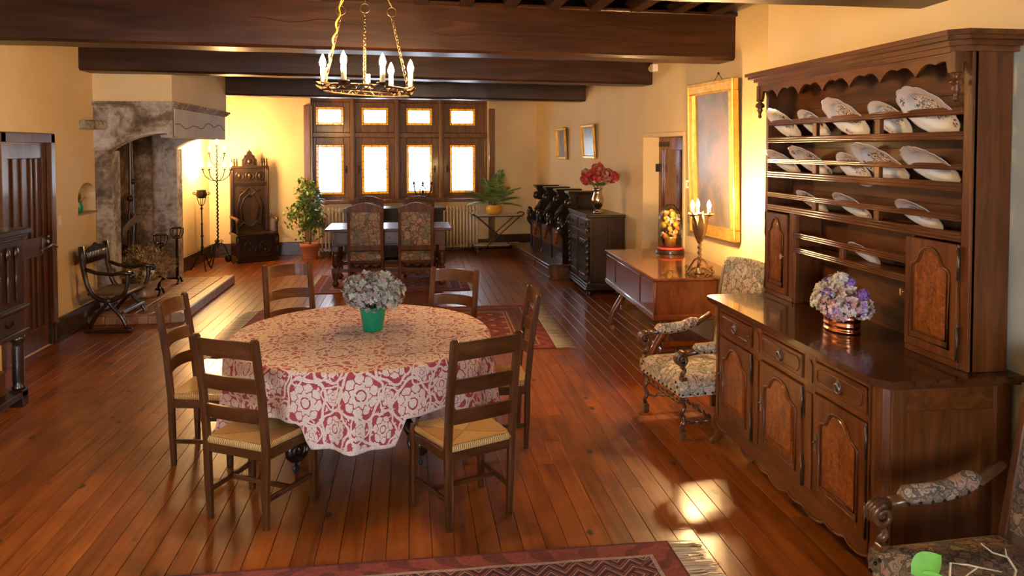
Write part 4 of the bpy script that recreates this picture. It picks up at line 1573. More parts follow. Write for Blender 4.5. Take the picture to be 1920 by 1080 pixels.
def door(xf, y0, y1, z0, z1, parent, hinge_y, key_y, inset=.055):
    d = MB().box(xf - .012, xf + .014, y0, y1, z0, z1, .004).build('cabinet_door', M['dresser'], parent)
    op = panel_outline(y0 + inset, y1 - inset, z0 + inset, z1 - inset * .8)
    m = MB()
    m.tube([(xf - .013, a, b) for a, b in op], .008, 6, closed=True)
    m.tube([(xf - .013, a, b) for a, b in shrink(op, .018)], .004, 5, closed=True)
    m.build('panel_moulding', M['dresser'], d)
    ip = shrink(op, .022)
    n = len(ip)
    ip2 = shrink(op, .045)
    pm = MB()
    vs = [(xf - .011, a, b) for a, b in ip] + [(xf - .018, a, b) for a, b in ip2]
    pm.add(vs, [(i, (i + 1) % n, (i + 1) % n + n, i + n) for i in range(n)] + [tuple(range(n, 2 * n))])
    pm.build('door_panel', M['burl'], d)
    hg = MB()
    for zc in (z0 + (z1 - z0) * .16, z0 + (z1 - z0) * .84):
        hl = .075 if z1 - z0 > .5 else .06
        hg.tube([(xf - .012, hinge_y, zc - hl), (xf - .012, hinge_y, zc + hl)], .006, 8).ell((xf - .012, hinge_y, zc + hl), (.005, .005, .014)).ell((xf - .012, hinge_y, zc - hl), (.005, .005, .014))
    hg.build('hinge', M['oldsteel'], d)
    return d


for i, (y0, y1) in enumerate(gaps):
    hy = y0 - .004 if i == 2 else y0 - .003
    d = door(DX0, y0 + .004, y1 - .004, .235, .762, ds, hy, y1)
    ky = y1 - .03
    zc = .52
    es = MB().prism([(ky - .014, zc - .05), (ky + .014, zc - .05), (ky + .009, zc - .015), (ky + .016, zc + .01), (ky + .006, zc + .05), (ky - .006, zc + .05), (ky - .016, zc + .01), (ky - .009, zc - .015)], 'yz', DX0 - .016, DX0 - .012)
    es.tube([(DX0 - .014, ky, zc), (DX0 - .03, ky, zc)], .006, 6)
    es.build('lock_plate', M['steel'], d)
    # drawer above
    dr = MB().box(DX0 - .010, DX0 + .014, y0 + .006, y1 - .006, .803, .922, .004).build('drawer', M['dresser_h'], ds)
    ym = (y0 + y1) / 2
    a0, a1, b0, b1 = y0 + .035, y1 - .035, .825, .900
    outl = [(a0 + .02, b0), (a1 - .02, b0), (a1, b0 + .015), (a1, b1 - .015), (a1 - .02, b1), (a0 + .02, b1), (a0, b1 - .015), (a0, b0 + .015)]
    MB().tube([(DX0 - .011, a, b) for a, b in outl], .005, 5, closed=True).build('drawer_moulding', M['dresser_h'], dr)
    pull = MB().prism([(ym + .022 * math.cos(a) * (1 if k % 2 else .8), .872 + .030 * math.sin(a) * (1 if k % 2 else .8)) for k, a in enumerate([2 * PI * i / 12 for i in range(12)])], 'yz', DX0 - .014, DX0 - .010)
    pull.tube([(DX0 - .020 - .004 * math.sin(a), ym + .022 * math.cos(a), .852 + .022 * math.sin(a)) for a in [2 * PI * i / 16 for i in range(16)]], .0045, 6, closed=True)
    pull.ell((DX0 - .018, ym, .875), .009)
    pull.build('ring_pull', M['steel'], dr)

# upper part -------------------------------------------------------------
UX0, UX1 = 2.457, 2.645
UY0, UY1 = 3.07, 4.985
MB().box(UX1 - .012, UX1, UY0 + .02, UY1 - .02, 1.0, 2.46).build('back_boards', M['dresser_in'], ds)
bj = MB()
for z in (1.30, 1.72, 2.0, 2.26):
    bj.box(UX1 - .0135, UX1 - .0115, UY0 + .03, UY1 - .03, z - .002, z + .002)
bj.build('board_joint', M['gap'], ds)
MB().box(UX0, UX1, UY0 - .03, UY0, 1.0, 2.44, .004).build('upper_end', M['dresser'], ds)
MB().box(UX0, UX1, UY1 - .02, UY1 + .01, 1.0, 2.44, .004).build('upper_end', M['dresser'], ds)
MB().box(UX0 - .01, UX0 + .02, UY0 - .03, UY0 + .025, 1.0, 2.44, .004).build('upper_stile', M['dresser'], ds)
MB().box(UX0 - .01, UX0 + .02, UY1 - .03, UY1 + .01, 1.0, 2.44, .004).build('upper_stile', M['dresser'], ds)
# cornice
cn = MB()
for o, z0, z1 in ((.02, 2.425, 2.45), (.04, 2.45, 2.472), (.07, 2.472, 2.49), (.085, 2.49, 2.512)):
    cn.prism([(2.385 - o + .06, UY0 - .03 - o), (UX1 + .01, UY0 - .03 - o), (UX1 + .01, UY1 + .01 + o), (2.385 - o + .06, UY1 + .01 + o), (2.385 - o, UY1 - .05 + o), (2.385 - o, UY0 + .03 - o)], 'xy', z0, z1)
cn.build('cornice', M['dresser_h'], ds)
# canopy front board, scalloped
sc_ = []
nS = 7
N = 140
ya, yb_ = UY0 - .01, UY1 + .0
for i in range(N + 1):
    t = i / N
    yy = ya + (yb_ - ya) * t
    ph_ = (t * nS) % 1.0
    z = 2.335 + .045 * math.sin(PI * ph_) ** .7 + .018 * abs(math.sin(2 * PI * t * nS))
    if t < .03 or t > .97: z = 2.335
    sc_.append((yy, z))
MB().prism([(yb_, 2.43), (ya, 2.43)] + sc_, 'yz', 2.383, 2.402).build('scalloped_frieze', M['dresser_h'], ds)
for yy in (ya + .012, yb_ - .012):
    sd = [(2.402, 2.43), (UX0, 2.43), (UX0, 2.335)] + [(2.402 + .05 * (1 - t), 2.335 + .05 * math.sin(PI * t)) for t in [i / 8 for i in range(1, 8)]] + [(2.402, 2.335)]
    MB().prism(sd, 'xz', yy - .010, yy + .010).build('canopy_side', M['dresser'], ds)
    pd = MB().lathe([(.024, .0), (.026, -.010), (.012, -.018), (.030, -.034), (.031, -.050), (.014, -.062), (.022, -.072), (.012, -.088), (.009, -.105), (.013, -.115), (.010, -.126), (.0, -.130)][::-1], 14, (2.392, yy, 2.335))
    pd.box(2.372, 2.415, yy - .018, yy + .018, 2.332, 2.43, .004)
    pd.build('pendant', M['dresser'], ds)


def rack(y0, y1, zt0, zt1, zl0, zl1, stiles, xdepth=UX1 - .012):
    for z0, z1 in ((zt0, zt1), (zl0, zl1)):
        r_ = MB().box(UX0 - .008, UX0 + .018, y0, y1, z0, z1, .004)
        n_ = 3
        for k in range(n_):
            zz = z0 + (z1 - z0) * (k + .5) / n_
            r_.tube([(UX0 - .009, y0, zz), (UX0 - .009, y1, zz)], (z1 - z0) * .15, 6)
        r_.build('rack_rail', M['dresser_h'], ds)
    MB().box(UX0 + .018, xdepth, y0, y1, zl0 + .012, zl0 + .030).build('shelf', M['dresser_in'], ds)
    for yc in stiles:
        MB().box(UX0 - .010, UX0 + .014, yc - .022, yc + .022, zl1 - .004, zt0 + .004, .003).build('rack_stile', M['dresser'], ds)


ia, ib = UY0 + .022, UY1 - .028
rack(ia, ib, 2.152, 2.190, 2.036, 2.077, (4.352, 3.723))
rack(ia, ib, 1.900, 1.931, 1.802, 1.846, (4.352, 3.723))
rack(ia, ib, 1.668, 1.702, 1.574, 1.620, (4.352, 3.723))
rack(3.465, 4.592, 1.424, 1.461, 1.330, 1.366, (4.047,))
# two small cupboards
for y0, y1, side in ((3.465, ia, 0), (4.592, ib, 1)):
    a, b = min(y0, y1), max(y0, y1)
    iy = y0
    MB().box(UX0 + .02, UX1 - .012, iy - .012, iy + .012, 1.0, 1.58, .003).build('cupboard_side', M['dresser'], ds)
    if side == 0:
        d = door(UX0 - .012, a + .005, b - .008, 1.035, 1.565, ds, a - .004, b, .045)
        MB().box(UX0 - .015, UX0 + .015, a, b, 1.0, 1.033, .003).build('cupboard_base', M['dresser_h'], ds)
        kn = (UX0 - .03, b - .022, 1.30)
        o_ = MB()
        o_.tube([(UX0 - .02, b - .022, 1.29), (UX0 - .05, b - .022, 1.29)], .004, 6).box(UX0 - .06, UX0 - .045, b - .026, b - .018, 1.272, 1.308, .003).build('key', M['brass'], d)
    else:
        MB().box(UX0 - .01, UX0 + .02, a - .03, a + .06, 1.0, 1.575, .004).build('cupboard_stile', M['dresser'], ds)
        d = door(UX0 - .012, a + .065, b - .005, 1.035, 1.565, ds, b, a, .045)
        MB().box(UX0 - .015, UX0 + .015, a, b, 1.0, 1.033, .003).build('cupboard_base', M['dresser_h'], ds)
        o_ = MB()
        o_.tube([(UX0 - .02, a + .085, 1.29), (UX0 - .05, a + .085, 1.29)], .004, 6).box(UX0 - .06, UX0 - .045, a + .081, a + .089, 1.272, 1.308, .003).build('key', M['brass'], d)

# plates lean forward against the rails
def plate_mesh(mat, lobes, amp):
    def wob(a, r, z): return 1 + amp * (abs(math.cos(a * lobes / 2)) - .5) * min(1, (r / .75) ** 4)
    prof = [(.0, .0), (.50, .0), (.60, .035), (.66, .10), (.72, .125), (.97, .165), (1.0, .175), (1.0, .150), (.72, .100), (.62, .0), (.55, -.03), (.45, -.03), (.45, -.015), (0, -.015)]
    return MB().lathe(prof, 48, wob=wob).mesh('plate', mat)


pmA = plate_mesh(M['plate'], 12, .05)
pmB = plate_mesh(M['plate'], 4, .0)
pmC = plate_mesh(M['plate_plain'], 20, .06)
# y, shelf top z, rail x contact, diameter, mesh, stretch, label
PL = [(4.775, 2.066, 0.295, pmA, 'scalloped flowered plate, farthest on the top rack of the dresser'),
      (4.42, 2.066, 0.255, pmB, 'small round flowered plate, second from the far end of the top rack'),
      (4.03, 2.066, 0.325, pmA, 'large scalloped flowered plate in the middle of the top rack'),
      (3.665, 2.066, 0.265, pmB, 'round plate with yellow and blue flowers, second nearest on the top rack'),
      (3.335, 2.066, 0.335, pmA, 'largest scalloped flowered platter, nearest on the top rack'),
      (4.775, 1.832, 0.270, pmC, 'plain white plate, farthest on the second rack of the dresser'),
      (4.40, 1.832, 0.310, pmA, 'scalloped flowered plate, second from the far end of the second rack'),
      (3.985, 1.790, 0.260, pmB, 'small round plate hanging lowest in the middle of the second rack'),
      (3.685, 1.832, 0.335, pmA, 'large scalloped flowered plate, second nearest on the second rack'),
      (3.315, 1.832, 0.300, pmC, 'plain white fluted dish, nearest on the second rack'),
      (4.435, 1.604, 0.230, pmB, 'small patterned plate, farthest on the third rack'),
      (3.99, 1.604, 0.250, pmB, 'oval patterned dish in the middle of the third rack'),
      (3.42, 1.604, 0.250, pmB, 'brown patterned plate, nearest on the third rack'),
      (3.90, 1.360, 0.200, pmB, 'single small plate on the lowest short rack')]
for y, zs, dia, pm, lb in PL:
    r_ = dia / 2
    rail = 2.190 if zs > 2 else (1.931 if zs > 1.7 else (1.702 if zs > 1.5 else 1.461))
    hh = rail - zs
    L = min(hh / .9, dia * .92)
    bx = UX1 - .048
    cx = UX0 + .020
    tilt = math.atan2(bx - cx, hh)
    # centre along the leaning line
    c = Vector((bx - math.sin(tilt) * r_ - .012, y, zs + math.cos(tilt) * r_ + .004))
    # plate axis (local z) must look to -x and slightly downwards
    o = link('plate', pm, None, c, (0, R(-90) - tilt, 0), r_)
    tag(o, lb, 'plate', 'faience plates on the dresser')

cpn = thing('copper_planter', 'oval copper planter of mixed dried flowers on the dresser worktop', 'planter', (2.345, 3.86, 1.0), 0)
cprof = [(.085, 0), (.092, .004), (.094, .012), (.088, .018), (.090, .035), (.094, .04), (.090, .046), (.093, .075), (.097, .08), (.093, .086), (.096, .10), (.102, .108), (.096, .112), (.088, .10), (0, .095)]
MB().lathe(cprof, 32, sx=.92, sy=1.32).build('pan', M['copper'], cpn)
rr = random.Random(9)
heads = [(.0, -.06, .17, .075, 'petal_mix'), (.02, .05, .19, .07, 'petal_mix'), (-.06, -.02, .145, .07, 'petal_mix'), (-.05, .08, .16, .07, 'petal_cream'), (.03, -.13, .15, .06, 'petal_mix'),
         (-.02, .13, .19, .06, 'petal_cream'), (0, .04, .255, .055, 'petal_cream'), (.0, .01, .28, .035, 'petal_cream'), (-.06, .035, .20, .022, 'petal_purple'), (.03, -.02, .265, .025, 'petal_purple'),
         (.01, .165, .23, .028, 'petal_purple'), (.02, -.165, .225, .024, 'petal_purple'), (-.07, -.10, .135, .055, 'petal_mix'), (-.06, .12, .14, .05, 'petal_cream')]
for x_, y_, z_, r_, mm in heads:
    h = MB()
    florets(h, (x_, y_, z_), r_, int(50 + r_ * 900), .019 if mm == 'petal_mix' else .014, rr)
    h.build('flower_head', M[mm], cpn)
# ------------------------------------------------------------------ square piano by the right wall
pn = thing('square_piano', 'polished mahogany square piano against the right wall', 'piano', (2.115, 6.375, 0), R(-1.9))
# local: x from front (0) to wall, y along
PLN, PDP, PZ0, PZ1 = 1.91, .84, .485, .86
MB().box(.0, PDP, .0, PLN, PZ0 + .02, PZ1 - .028).build('case', M['mahog'], pn)
MB().box(-.018, PDP + .005, -.018, PLN + .018, PZ1 - .028, PZ1, .008).build('lid', M['mahog_top'], pn)
MB().box(-.012, PDP, -.012, PLN + .012, PZ0, PZ0 + .05, .008).build('base_moulding', M['mahog'], pn)
MB().tube([(-.004, -.004, PZ0 + .05), (-.004, -.004, PZ1 - .03)], .012, 8).build('corner_bead', M['mahog'], pn)
MB().box(-.004, .004, .46, .466, PZ0 + .07, PZ1 - .03).box(-.003, .003, 1.45, 1.454, PZ0 + .07, PZ1 - .03).build('panel_joint', M['gap'], pn)
MB().box(.56, .566, -.004, .004, PZ0 + .05, PZ1 - .03).build('panel_joint', M['gap'], pn)
MB().box(-.006, .0, .03, .44, PZ0 + .075, PZ1 - .05, .004).build('front_panel', M['mahog'], pn)
MB().box(-.006, .0, .49, 1.43, PZ0 + .075, PZ1 - .05, .004).build('front_panel', M['mahog'], pn)
MB().box(-.006, .0, 1.475, 1.88, PZ0 + .075, PZ1 - .05, .004).build('front_panel', M['mahog'], pn)
for yy in (.16, 1.72):
    for xc, s in ((.10, -1), (.72, 1)):
        pts = bez((xc + .02 * -s, yy, .49), (xc - s * .16, yy, .38), (xc + s * .16, yy, .2), (xc + s * .07, yy, .05), 12)
        l_ = MB().tube(pts, [.045 - .0018 * i for i in range(13)], 9).build('curved_leg', M['mahog'], pn)
        MB().tube([(xc + s * .07, yy - .014, .024), (xc + s * .07, yy + .014, .024)], .024, 12).tube([(xc + s * .07, yy, .024), (xc + s * .07, yy, .07)], .011, 8).build('caster', M['brass'], l_)
        MB().ell((xc + .02 * -s, yy, .475), (.035, .035, .03)).build('leg_knob', M['mahog'], l_)
    MB().bar((.12, yy, .24), (.70, yy, .24), .03, .05, b=.006).build('leg_brace', M['mahog'], pn)
# pedal lyre
ly = MB()
for s in (-1, 1):
    ly.tube(bez((.30, .62 + s * .05, .49), (.28, .62 + s * .22, .40), (.30, .62 - s * .02, .26), (.28, .62 + s * .12, .10), 10), .022, 8)
ly.box(.20, .36, .47, .77, .07, .11, .008)
lo = ly.build('pedal_lyre', M['mahog'], pn)
MB().bar((.22, .58, .09), (.08, .58, .06), .035, .012).bar((.22, .66, .09), (.08, .66, .06), .035, .012).build('pedal', M['steel'], lo)

# glass dome with wax fruit
dm = thing('glass_dome', 'glass dome over wax fruit and flowers on the piano', 'glass dome', (2.80, 7.93, .86))
MB().lathe([(.155, 0), (.160, .008), (.150, .02), (.156, .03), (.150, .045), (0, .045)], 28).build('base', M['darkwood'], dm)
MB().lathe([(.0, .045), (.142, .045), (.145, .06), (.140, .068), (0, .068)], 28).build('velvet_ring', M['redvelvet'], dm)
MB().lathe([(.128, .066), (.130, .30), (.128, .37), (.118, .43), (.098, .475), (.068, .51), (.034, .53), (.0, .536)], 32).build('glass', M['dome'], dm)
rr = random.Random(2)
bk = MB().lathe([(.04, .068), (.055, .08), (.06, .16), (.075, .175), (0, .17)], 16).build('basket', M['gold'], dm)
fm = MB()
for k in range(34):
    z = rr.uniform(.17, .46)
    a = rr.uniform(0, 6.28)
    q = (.085 * (1 - ((z - .3) / .2) ** 2) + .01) * rr.uniform(.6, 1)
    fm.ell((q * math.cos(a), q * math.sin(a), z), rr.uniform(.018, .030), 8, 6)
fm.build('wax_fruit', M['fruit'], dm)
fw = MB()
for k in range(16):
    z = rr.uniform(.18, .46)
    a = rr.uniform(0, 6.28)
    florets(fw, (.08 * math.cos(a), .08 * math.sin(a), z), .018, 8, .014, rr)
fw.build('wax_flowers', M['petal_cream'], dm)
lv = MB()
for k in range(40):
    z = rr.uniform(.15, .46)
    a = rr.uniform(0, 6.28)
    c = Vector((.08 * math.cos(a), .08 * math.sin(a), z))
    d = Vector((math.cos(a), math.sin(a), rr.uniform(-.5, .5))) * .03
    s = Vector((-math.sin(a), math.cos(a), 0)) * .010
    lv.add([c, c + d * .5 + s, c + d, c + d * .5 - s], [(0, 1, 2, 3)])
lv.build('wax_leaves', M['leaf'], dm)

# wrought iron table lamp
tl = thing('table_lamp', 'wrought iron tulip lamp with lit candle bulbs on the piano', 'lamp', (2.60, 6.58, .86))
bsx = MB()
for k in range(4):
    a = R(25) + k * PI / 2
    c, s = math.cos(a), math.sin(a)
    prof = [(.02, .14)] + bez((.03, .13), (.08, .13), (.10, .06), (.14, .03), 8) + spiral(.158, .042, .020, .006, -PI * .7, 1.2, 10)
    bsx.tube([(c * x_, s * x_, z_) for x_, z_ in prof], .0065, 6)
    prof = [(.0, .06)] + bez((.03, .05), (.07, .05), (.09, .02), (.14, .006), 6)
    bsx.tube([(c * x_, s * x_, z_) for x_, z_ in prof], .006, 6)
bsx.lathe([(.045, 0), (.05, .01), (.03, .05), (.02, .08)], 12)
bsx.build('scroll_base', M['bronze'], tl)
MB().twist((0, 0, .08), (0, 0, .30), .020, 4.5).build('twisted_stem', M['bronze'], tl)
cup = MB()
for k in range(7):
    a = 2 * PI * k / 7
    prev = None
    vs = []
    for i in range(8):
        t = i / 7
        rr_ = .018 + .050 * math.sin(min(1, t * 1.25) * PI * .5) + (.035 * max(0, t - .8) / .2)
        z = .29 + .27 * t
        w = (.030 * math.sin(PI * min(1, .15 + t * .85)) + .002)
        c, s = math.cos(a), math.sin(a)
        for sg in (-1, 0, 1):
            vs.append((c * (rr_ + (.006 if sg == 0 else 0)) - s * w * sg, s * (rr_ + (.006 if sg == 0 else 0)) + c * w * sg, z))
    fs = []
    for i in range(7):
        for j in range(2):
            fs.append((i * 3 + j, i * 3 + j + 1, (i + 1) * 3 + j + 1, (i + 1) * 3 + j))
    cup.add(vs, fs, True)
cup.build('tulip_cup', M['bronze'], tl)
for k in range(3):
    a = R(200) + k * 2 * PI / 3
    c, s = .085 * math.cos(a), .085 * math.sin(a)
    ar = MB().tube([(c * .2, s * .2, .33), (c * .7, s * .7, .42), (c, s, .50), (c, s, .53)], .007, 6).lathe([(.012, .0), (.04, .012), (.048, .022), (.03, .016), (0, .014)], 14, (c, s, .525)).build('arm', M['bronze'], tl)
    MB().lathe([(.013, 0), (.013, .055), (0, .056)], 12, (c, s, .54)).build('candle_sleeve', M['candle'], ar)
    MB().lathe([(.008, 0), (.017, .018), (.018, .032), (.010, .058), (.0, .078)], 10, (c, s, .595)).build('bulb', M['bulb_la'], ar)

# ------------------------------------------------------------------ armchairs (face local -x)
def armchair(label, loc, rz, mat, seatmat):
    t = thing('armchair', label, 'armchair', loc, rz, 'carved tapestry armchairs by the right wall')
    W, D = .30, .56            # half width, depth; origin at front centre on the floor, back towards +x
    sh, ah = .40, .60
    for s in (-1, 1):
        y = s * W
        fl_ = MB().box(-.022, .022, y - .022, y + .022, .0, .06, .006).twist((0, y, .06), (0, y, sh - .09), .022, 2.6).box(-.026, .026, y - .026, y + .026, sh - .09, sh - .02, .005)
        fl_.build('front_leg', M['twistwood'], t)
        ap_ = MB().box(-.022, .022, y - .022, y + .022, sh + .01, sh + .04, .004).twist((0, y, sh + .04), (0, y, ah - .045), .021, 2.2)
        ap_.build('arm_support', M['twistwood'], t)
        # arm with scroll end, rising to the back
        arm = [(.02, ah), (.14, ah + .012), (.30, ah + .018), (.42, ah + .05), (.54, ah + .12)]
        am_ = MB().tube([(a, y, b) for a, b in arm], [.030, .027, .026, .028, .024], 10, flat=.8)
        sp_ = spiral(-.012, ah - .040, .046, .010, PI * .42, 1.45, 22)
        for off in (-.018, 0, .018):
            am_.tube([(a, y + off, b) for a, b in sp_], [.017 - .0004 * i for i in range(23)], 7)
        ao = am_.build('arm', M['twistwood'], t)
        pd = MB()
        pts = [(.075, ah + .032), (.10, ah + .038), (.2, ah + .036), (.30, ah + .045), (.39, ah + .075), (.43, ah + .09)]
        pd.tube([(a, y, b - .012) for a, b in pts], [.020, .038, .040, .040, .040, .018], 12)
        po = pd.build('arm_pad', mat, ao)
        nl = MB()
        for k in range(7):
            f = k / 6
            xx = .085 + .325 * f
            zz = ah + .006 + (.042 * max(0, f - .55) / .45)
            for sg in (-1, 1):
                nl.ell((xx, y + sg * .036, zz), .0075, 7, 5)
        nl.build('nail_heads', M['iron'], po)
        bl_ = MB().bar((D, y * .94, 0), (D - .02, y * .94, sh), .042, .042, (1, 0, 0), .005).bar((D - .02, y * .94, sh), (D + .10, y * .94, 1.10), .040, .04, (1, 0, 0), .005)
        bl_.build('back_post', M['twistwood'], t)
        MB().twist((.03, y, .115), (D - .03, y * .95, .115), .015, 7).build('side_stretcher', M['twistwood'], t)
    MB().twist((.25, -W + .02, .115), (.25, W - .02, .115), .015, 7).build('cross_stretcher', M['twistwood'], t)
    MB().twist((0, -W + .03, .25), (0, W - .03, .25), .016, 7).build('front_stretcher', M['twistwood'], t)
    se = MB()
    def sf(u, v):
        xx = -.035 + (D + .04) * u
        yy = (W + .035) * (2 * v - 1)
        e = max(abs(2 * u - 1), abs(2 * v - 1))
        return (xx, yy, sh + .055 * (1 - e ** 4) + .005)
    se.grid(sf, 14, 14)
    cs_ = [(-.035, -W - .035), (D + .005, -W - .035), (D + .005, W + .035), (-.035, W + .035)]
    for i in range(4):
        p, q = cs_[i], cs_[(i + 1) % 4]
        se.grid(lambda u, v, p=p, q=q: (p[0] + (q[0] - p[0]) * u, p[1] + (q[1] - p[1]) * u, sh + .005 - .095 * v), 10, 3)
    so = se.build('seat', seatmat, t)
    nl = MB()
    for k in range(11):
        yy = -W - .02 + (2 * W + .04) * k / 10
        nl.ell((-.038, yy, sh - .075), .0085, 7, 5)
        for s in (-1, 1):
            xx = -.02 + (D) * k / 10
            nl.ell((xx, s * (W + .037), sh - .075), .0085, 7, 5)
    for s in (-1, 1):
        for dz in (-.0, .025):
            nl.ell((-.038, s * (W - .01 - dz), sh - .03 + dz), .0085, 7, 5)
    nl.build('nail_heads', M['iron'], so)
    bk_ = MB()
    ang = math.atan2(.12, .70)
    for side in (-1, 1):
        def bf(u, v, side=side):
            yy = (W + .005) * (2 * u - 1)
            h_ = .46 + .70 * v + (.02 * math.cos((2 * u - 1) * PI * .5) if v > .9 else 0)
            e = max(abs(2 * u - 1), abs(2 * v - 1))
            xx = D - .005 + (h_ - sh) * .17 + side * (.020 + .022 * (1 - e ** 4))
            return (xx, yy, h_)
        bk_.grid(bf, 12, 14)
    def rimf(u, v):
        a = (u * 4) % 4
        k = int(a)
        f = a - k
        c = [(0, 0), (1, 0), (1, 1), (0, 1)]
        p, q = c[k % 4], c[(k + 1) % 4]
        uu, vv = p[0] + (q[0] - p[0]) * f, p[1] + (q[1] - p[1]) * f
        yy = (W + .005) * (2 * uu - 1)
        h_ = .46 + .70 * vv + (.02 * math.cos((2 * uu - 1) * PI * .5) if vv > .9 else 0)
        return (D - .005 + (h_ - sh) * .17 + (2 * v - 1) * .020, yy, h_)
    bk_.grid(rimf, 48, 1, wrapu=True)
    bk_.build('back_cushion', mat, t)
    return t


armchair('light floral tapestry armchair between dresser and piano', (1.80, 5.22, 0), R(7), M['tap_light'], M['tap_light'])
armchair('dark floral tapestry armchair at the near end of the dresser', (1.855, 2.42, 0), R(3), M['tap_near'], M['tap_near'])

# ------------------------------------------------------------------ twisted-column cabinet
cb = thing('cupboard', 'dark oak cupboard with barley-twist corner columns and arcaded door', 'cupboard', (2.375, 9.97, 0))
CW, CD = 1.20, .50
MB().box(.02, CD, .0, CW, .10, 1.06).build('carcass', M['darkwood'], cb)
MB().box(-.03, CD + .01, -.025, CW + .025, 1.06, 1.10, .008).box(-.012, CD, -.012, CW + .012, 1.04, 1.06, .004).build('top', M['darkwood'], cb)
MB().box(-.05, CD, -.03, CW + .03, .075, .10, .006).box(-.035, CD, -.02, CW + .02, .10, .125, .006).box(-.02, CD, -.01, CW + .01, .125, .16, .006).build('plinth', M['darkwood'], cb)
for yy in (.03, CW - .03):
    MB().twist((-.01, yy, .18), (-.01, yy, .80), .022, 7).ell((-.01, yy, .88), (.03, .03, .045)).box(-.03, .02, yy - .03, yy + .03, .80, .835, .004).box(-.03, .02, yy - .03, yy + .03, .925, .955, .004).build('twist_column', M['darkwood'], cb)
    for xx in (.05, CD - .06):
        MB().lathe([(.0, 0), (.03, .0), (.045, .03), (.035, .06), (.02, .075)], 14, (xx - .03, yy, 0)).build('bun_foot', M['darkwood'], cb)
for (d0, d1) in ((.07, .585), (.615, 1.13)):
    d_ = MB().box(-.01, .02, d0, d1, .18, .83, .005).build('cabinet_door', M['darkwood'], cb)
    m = MB()
    for q in ((d0 + .06, d1 - .06, .25, .262), (d0 + .06, d1 - .06, .72, .735), (d0 + .05, d0 + .062, .25, .73), (d1 - .062, d1 - .05, .25, .73)):
        m.box(-.022, -.01, q[0], q[1], q[2], q[3], .003)
    for k in range(3):
        c = d0 + .06 + (d1 - d0 - .12) * (k + .5) / 3
        w_ = (d1 - d0 - .12) / 6
        m.tube([(-.016, c + w_ * math.cos(a), .63 + w_ * 1.2 * math.sin(a)) for a in [PI * i / 8 for i in range(9)]], .008, 6)
    m.build('arcade_moulding', M['darkwood'], d_)
for (d0, d1) in ((.07, .585), (.615, 1.13)):
    dw_ = MB().box(-.012, .02, d0, d1, .87, 1.02, .005).box(-.020, -.012, d0 + .05, d1 - .05, .90, .985, .005).build('drawer', M['darkwood'], cb)
    MB().ell((-.03, (d0 + d1) / 2, .945), .014).build('knob', M['darkwood'], dw_)
MB().box(-.02, .02, .0, CW, .835, .865, .006).build('rail', M['darkwood'], cb)
MB().box(.06, CD - .05, -.008, .0, .2, 1.0, .004).box(.26, .30, -.014, -.008, .17, 1.03, .004).build('side_panel', M['darkwood'], cb)

vr = thing('flower_vase', 'silvered vase of red hydrangeas on the dark oak cupboard', 'vase', (2.57, 10.25, 1.10))
MB().lathe([(.06, 0), (.065, .01), (.03, .03), (.025, .05), (.06, .09), (.085, .15), (.085, .20), (.06, .27), (.055, .32), (.075, .345), (.07, .345), (.05, .31), (0, .30)], 24).build('vase_body', M['silver'], vr)
for k in range(3):
    a = k * 2 * PI / 3
    MB().ell((.06 * math.cos(a), .06 * math.sin(a), .012), (.022, .022, .012)).build('foot', M['silver'], vr)
rr = random.Random(31)
for x_, y_, z_, r_, mm in ((0, 0, .62, .075, 'petal_red'), (-.05, -.09, .53, .095, 'petal_red'), (.09, -.10, .53, .09, 'petal_rust'), (-.14, .02, .54, .085, 'petal_rust'), (.15, .0, .52, .085, 'petal_red'), (.03, .10, .54, .09, 'petal_rust'), (-.18, -.05, .48, .075, 'petal_red'), (.20, -.06, .50, .075, 'petal_red'), (-.10, .10, .52, .08, 'petal_red'), (-.02, -.04, .60, .07, 'petal_rust')):
    h = MB()
    florets(h, (x_, y_, z_), r_, 85, .026, rr)
    h.build('flower_head', M[mm], vr)
    MB().tube([(0, 0, .3), (x_ * .5, y_ * .5, .40), (x_, y_, z_)], .005, 5).build('stem', M['stem'], vr)
lv = MB()
for k in range(26):
    a = rr.uniform(0, 6.28)
    c = Vector((.05 * math.cos(a), .05 * math.sin(a), .38))
    d = Vector((math.cos(a), math.sin(a), rr.uniform(.1, .6))).normalized() * .13
    s = Vector((-math.sin(a), math.cos(a), 0)) * .035
    lv.add([c, c + d * .5 + s, c + d, c + d * .5 - s], [(0, 1, 2, 3)])
lv.build('leaves', M['leaf'], vr)

# ------------------------------------------------------------------ choir stalls
cs_t = thing('choir_stalls', 'row of carved dark oak choir stalls on a low platform', 'choir stalls', (XR(11.30), 11.30, 0), RANG)
# local: -x into the room from the wall, y away from the camera
SL = 2.72
pf = MB().box(-.72, -.02, 0, SL, .0, .20).box(-.745, -.02, -.02, SL + .02, .20, .235, .006).box(-.735, -.02, -.01, SL, 0, .05, .005)
pf.build('platform', M['doorwood'], cs_t)
for k in range(3):
    y0 = .06 + k * (SL - .06) / 3
    MB().box(-.732, -.72, y0, y0 + (SL - .06) / 3 - .06, .07, .18, .006).build('platform_panel', M['doorwood'], cs_t)
div = [(0, .235), (-.50, .235), (-.50, .62), (-.53, .66), (-.56, .70), (-.57, .76), (-.545, .80), (-.56, .86), (-.545, .905), (-.50, .925), (-.47, .90), (-.45, .86), (-.40, .90), (-.33, .99), (-.30, 1.05), (-.31, 1.09), (-.36, 1.08), (-.405, 1.11), (-.42, 1.16), (-.40, 1.21), (-.37, 1.24), (-.39, 1.27), (-.40, 1.31), (0, 1.31)]
dmesh = MB().prism(div, 'xz', -.035, .035)
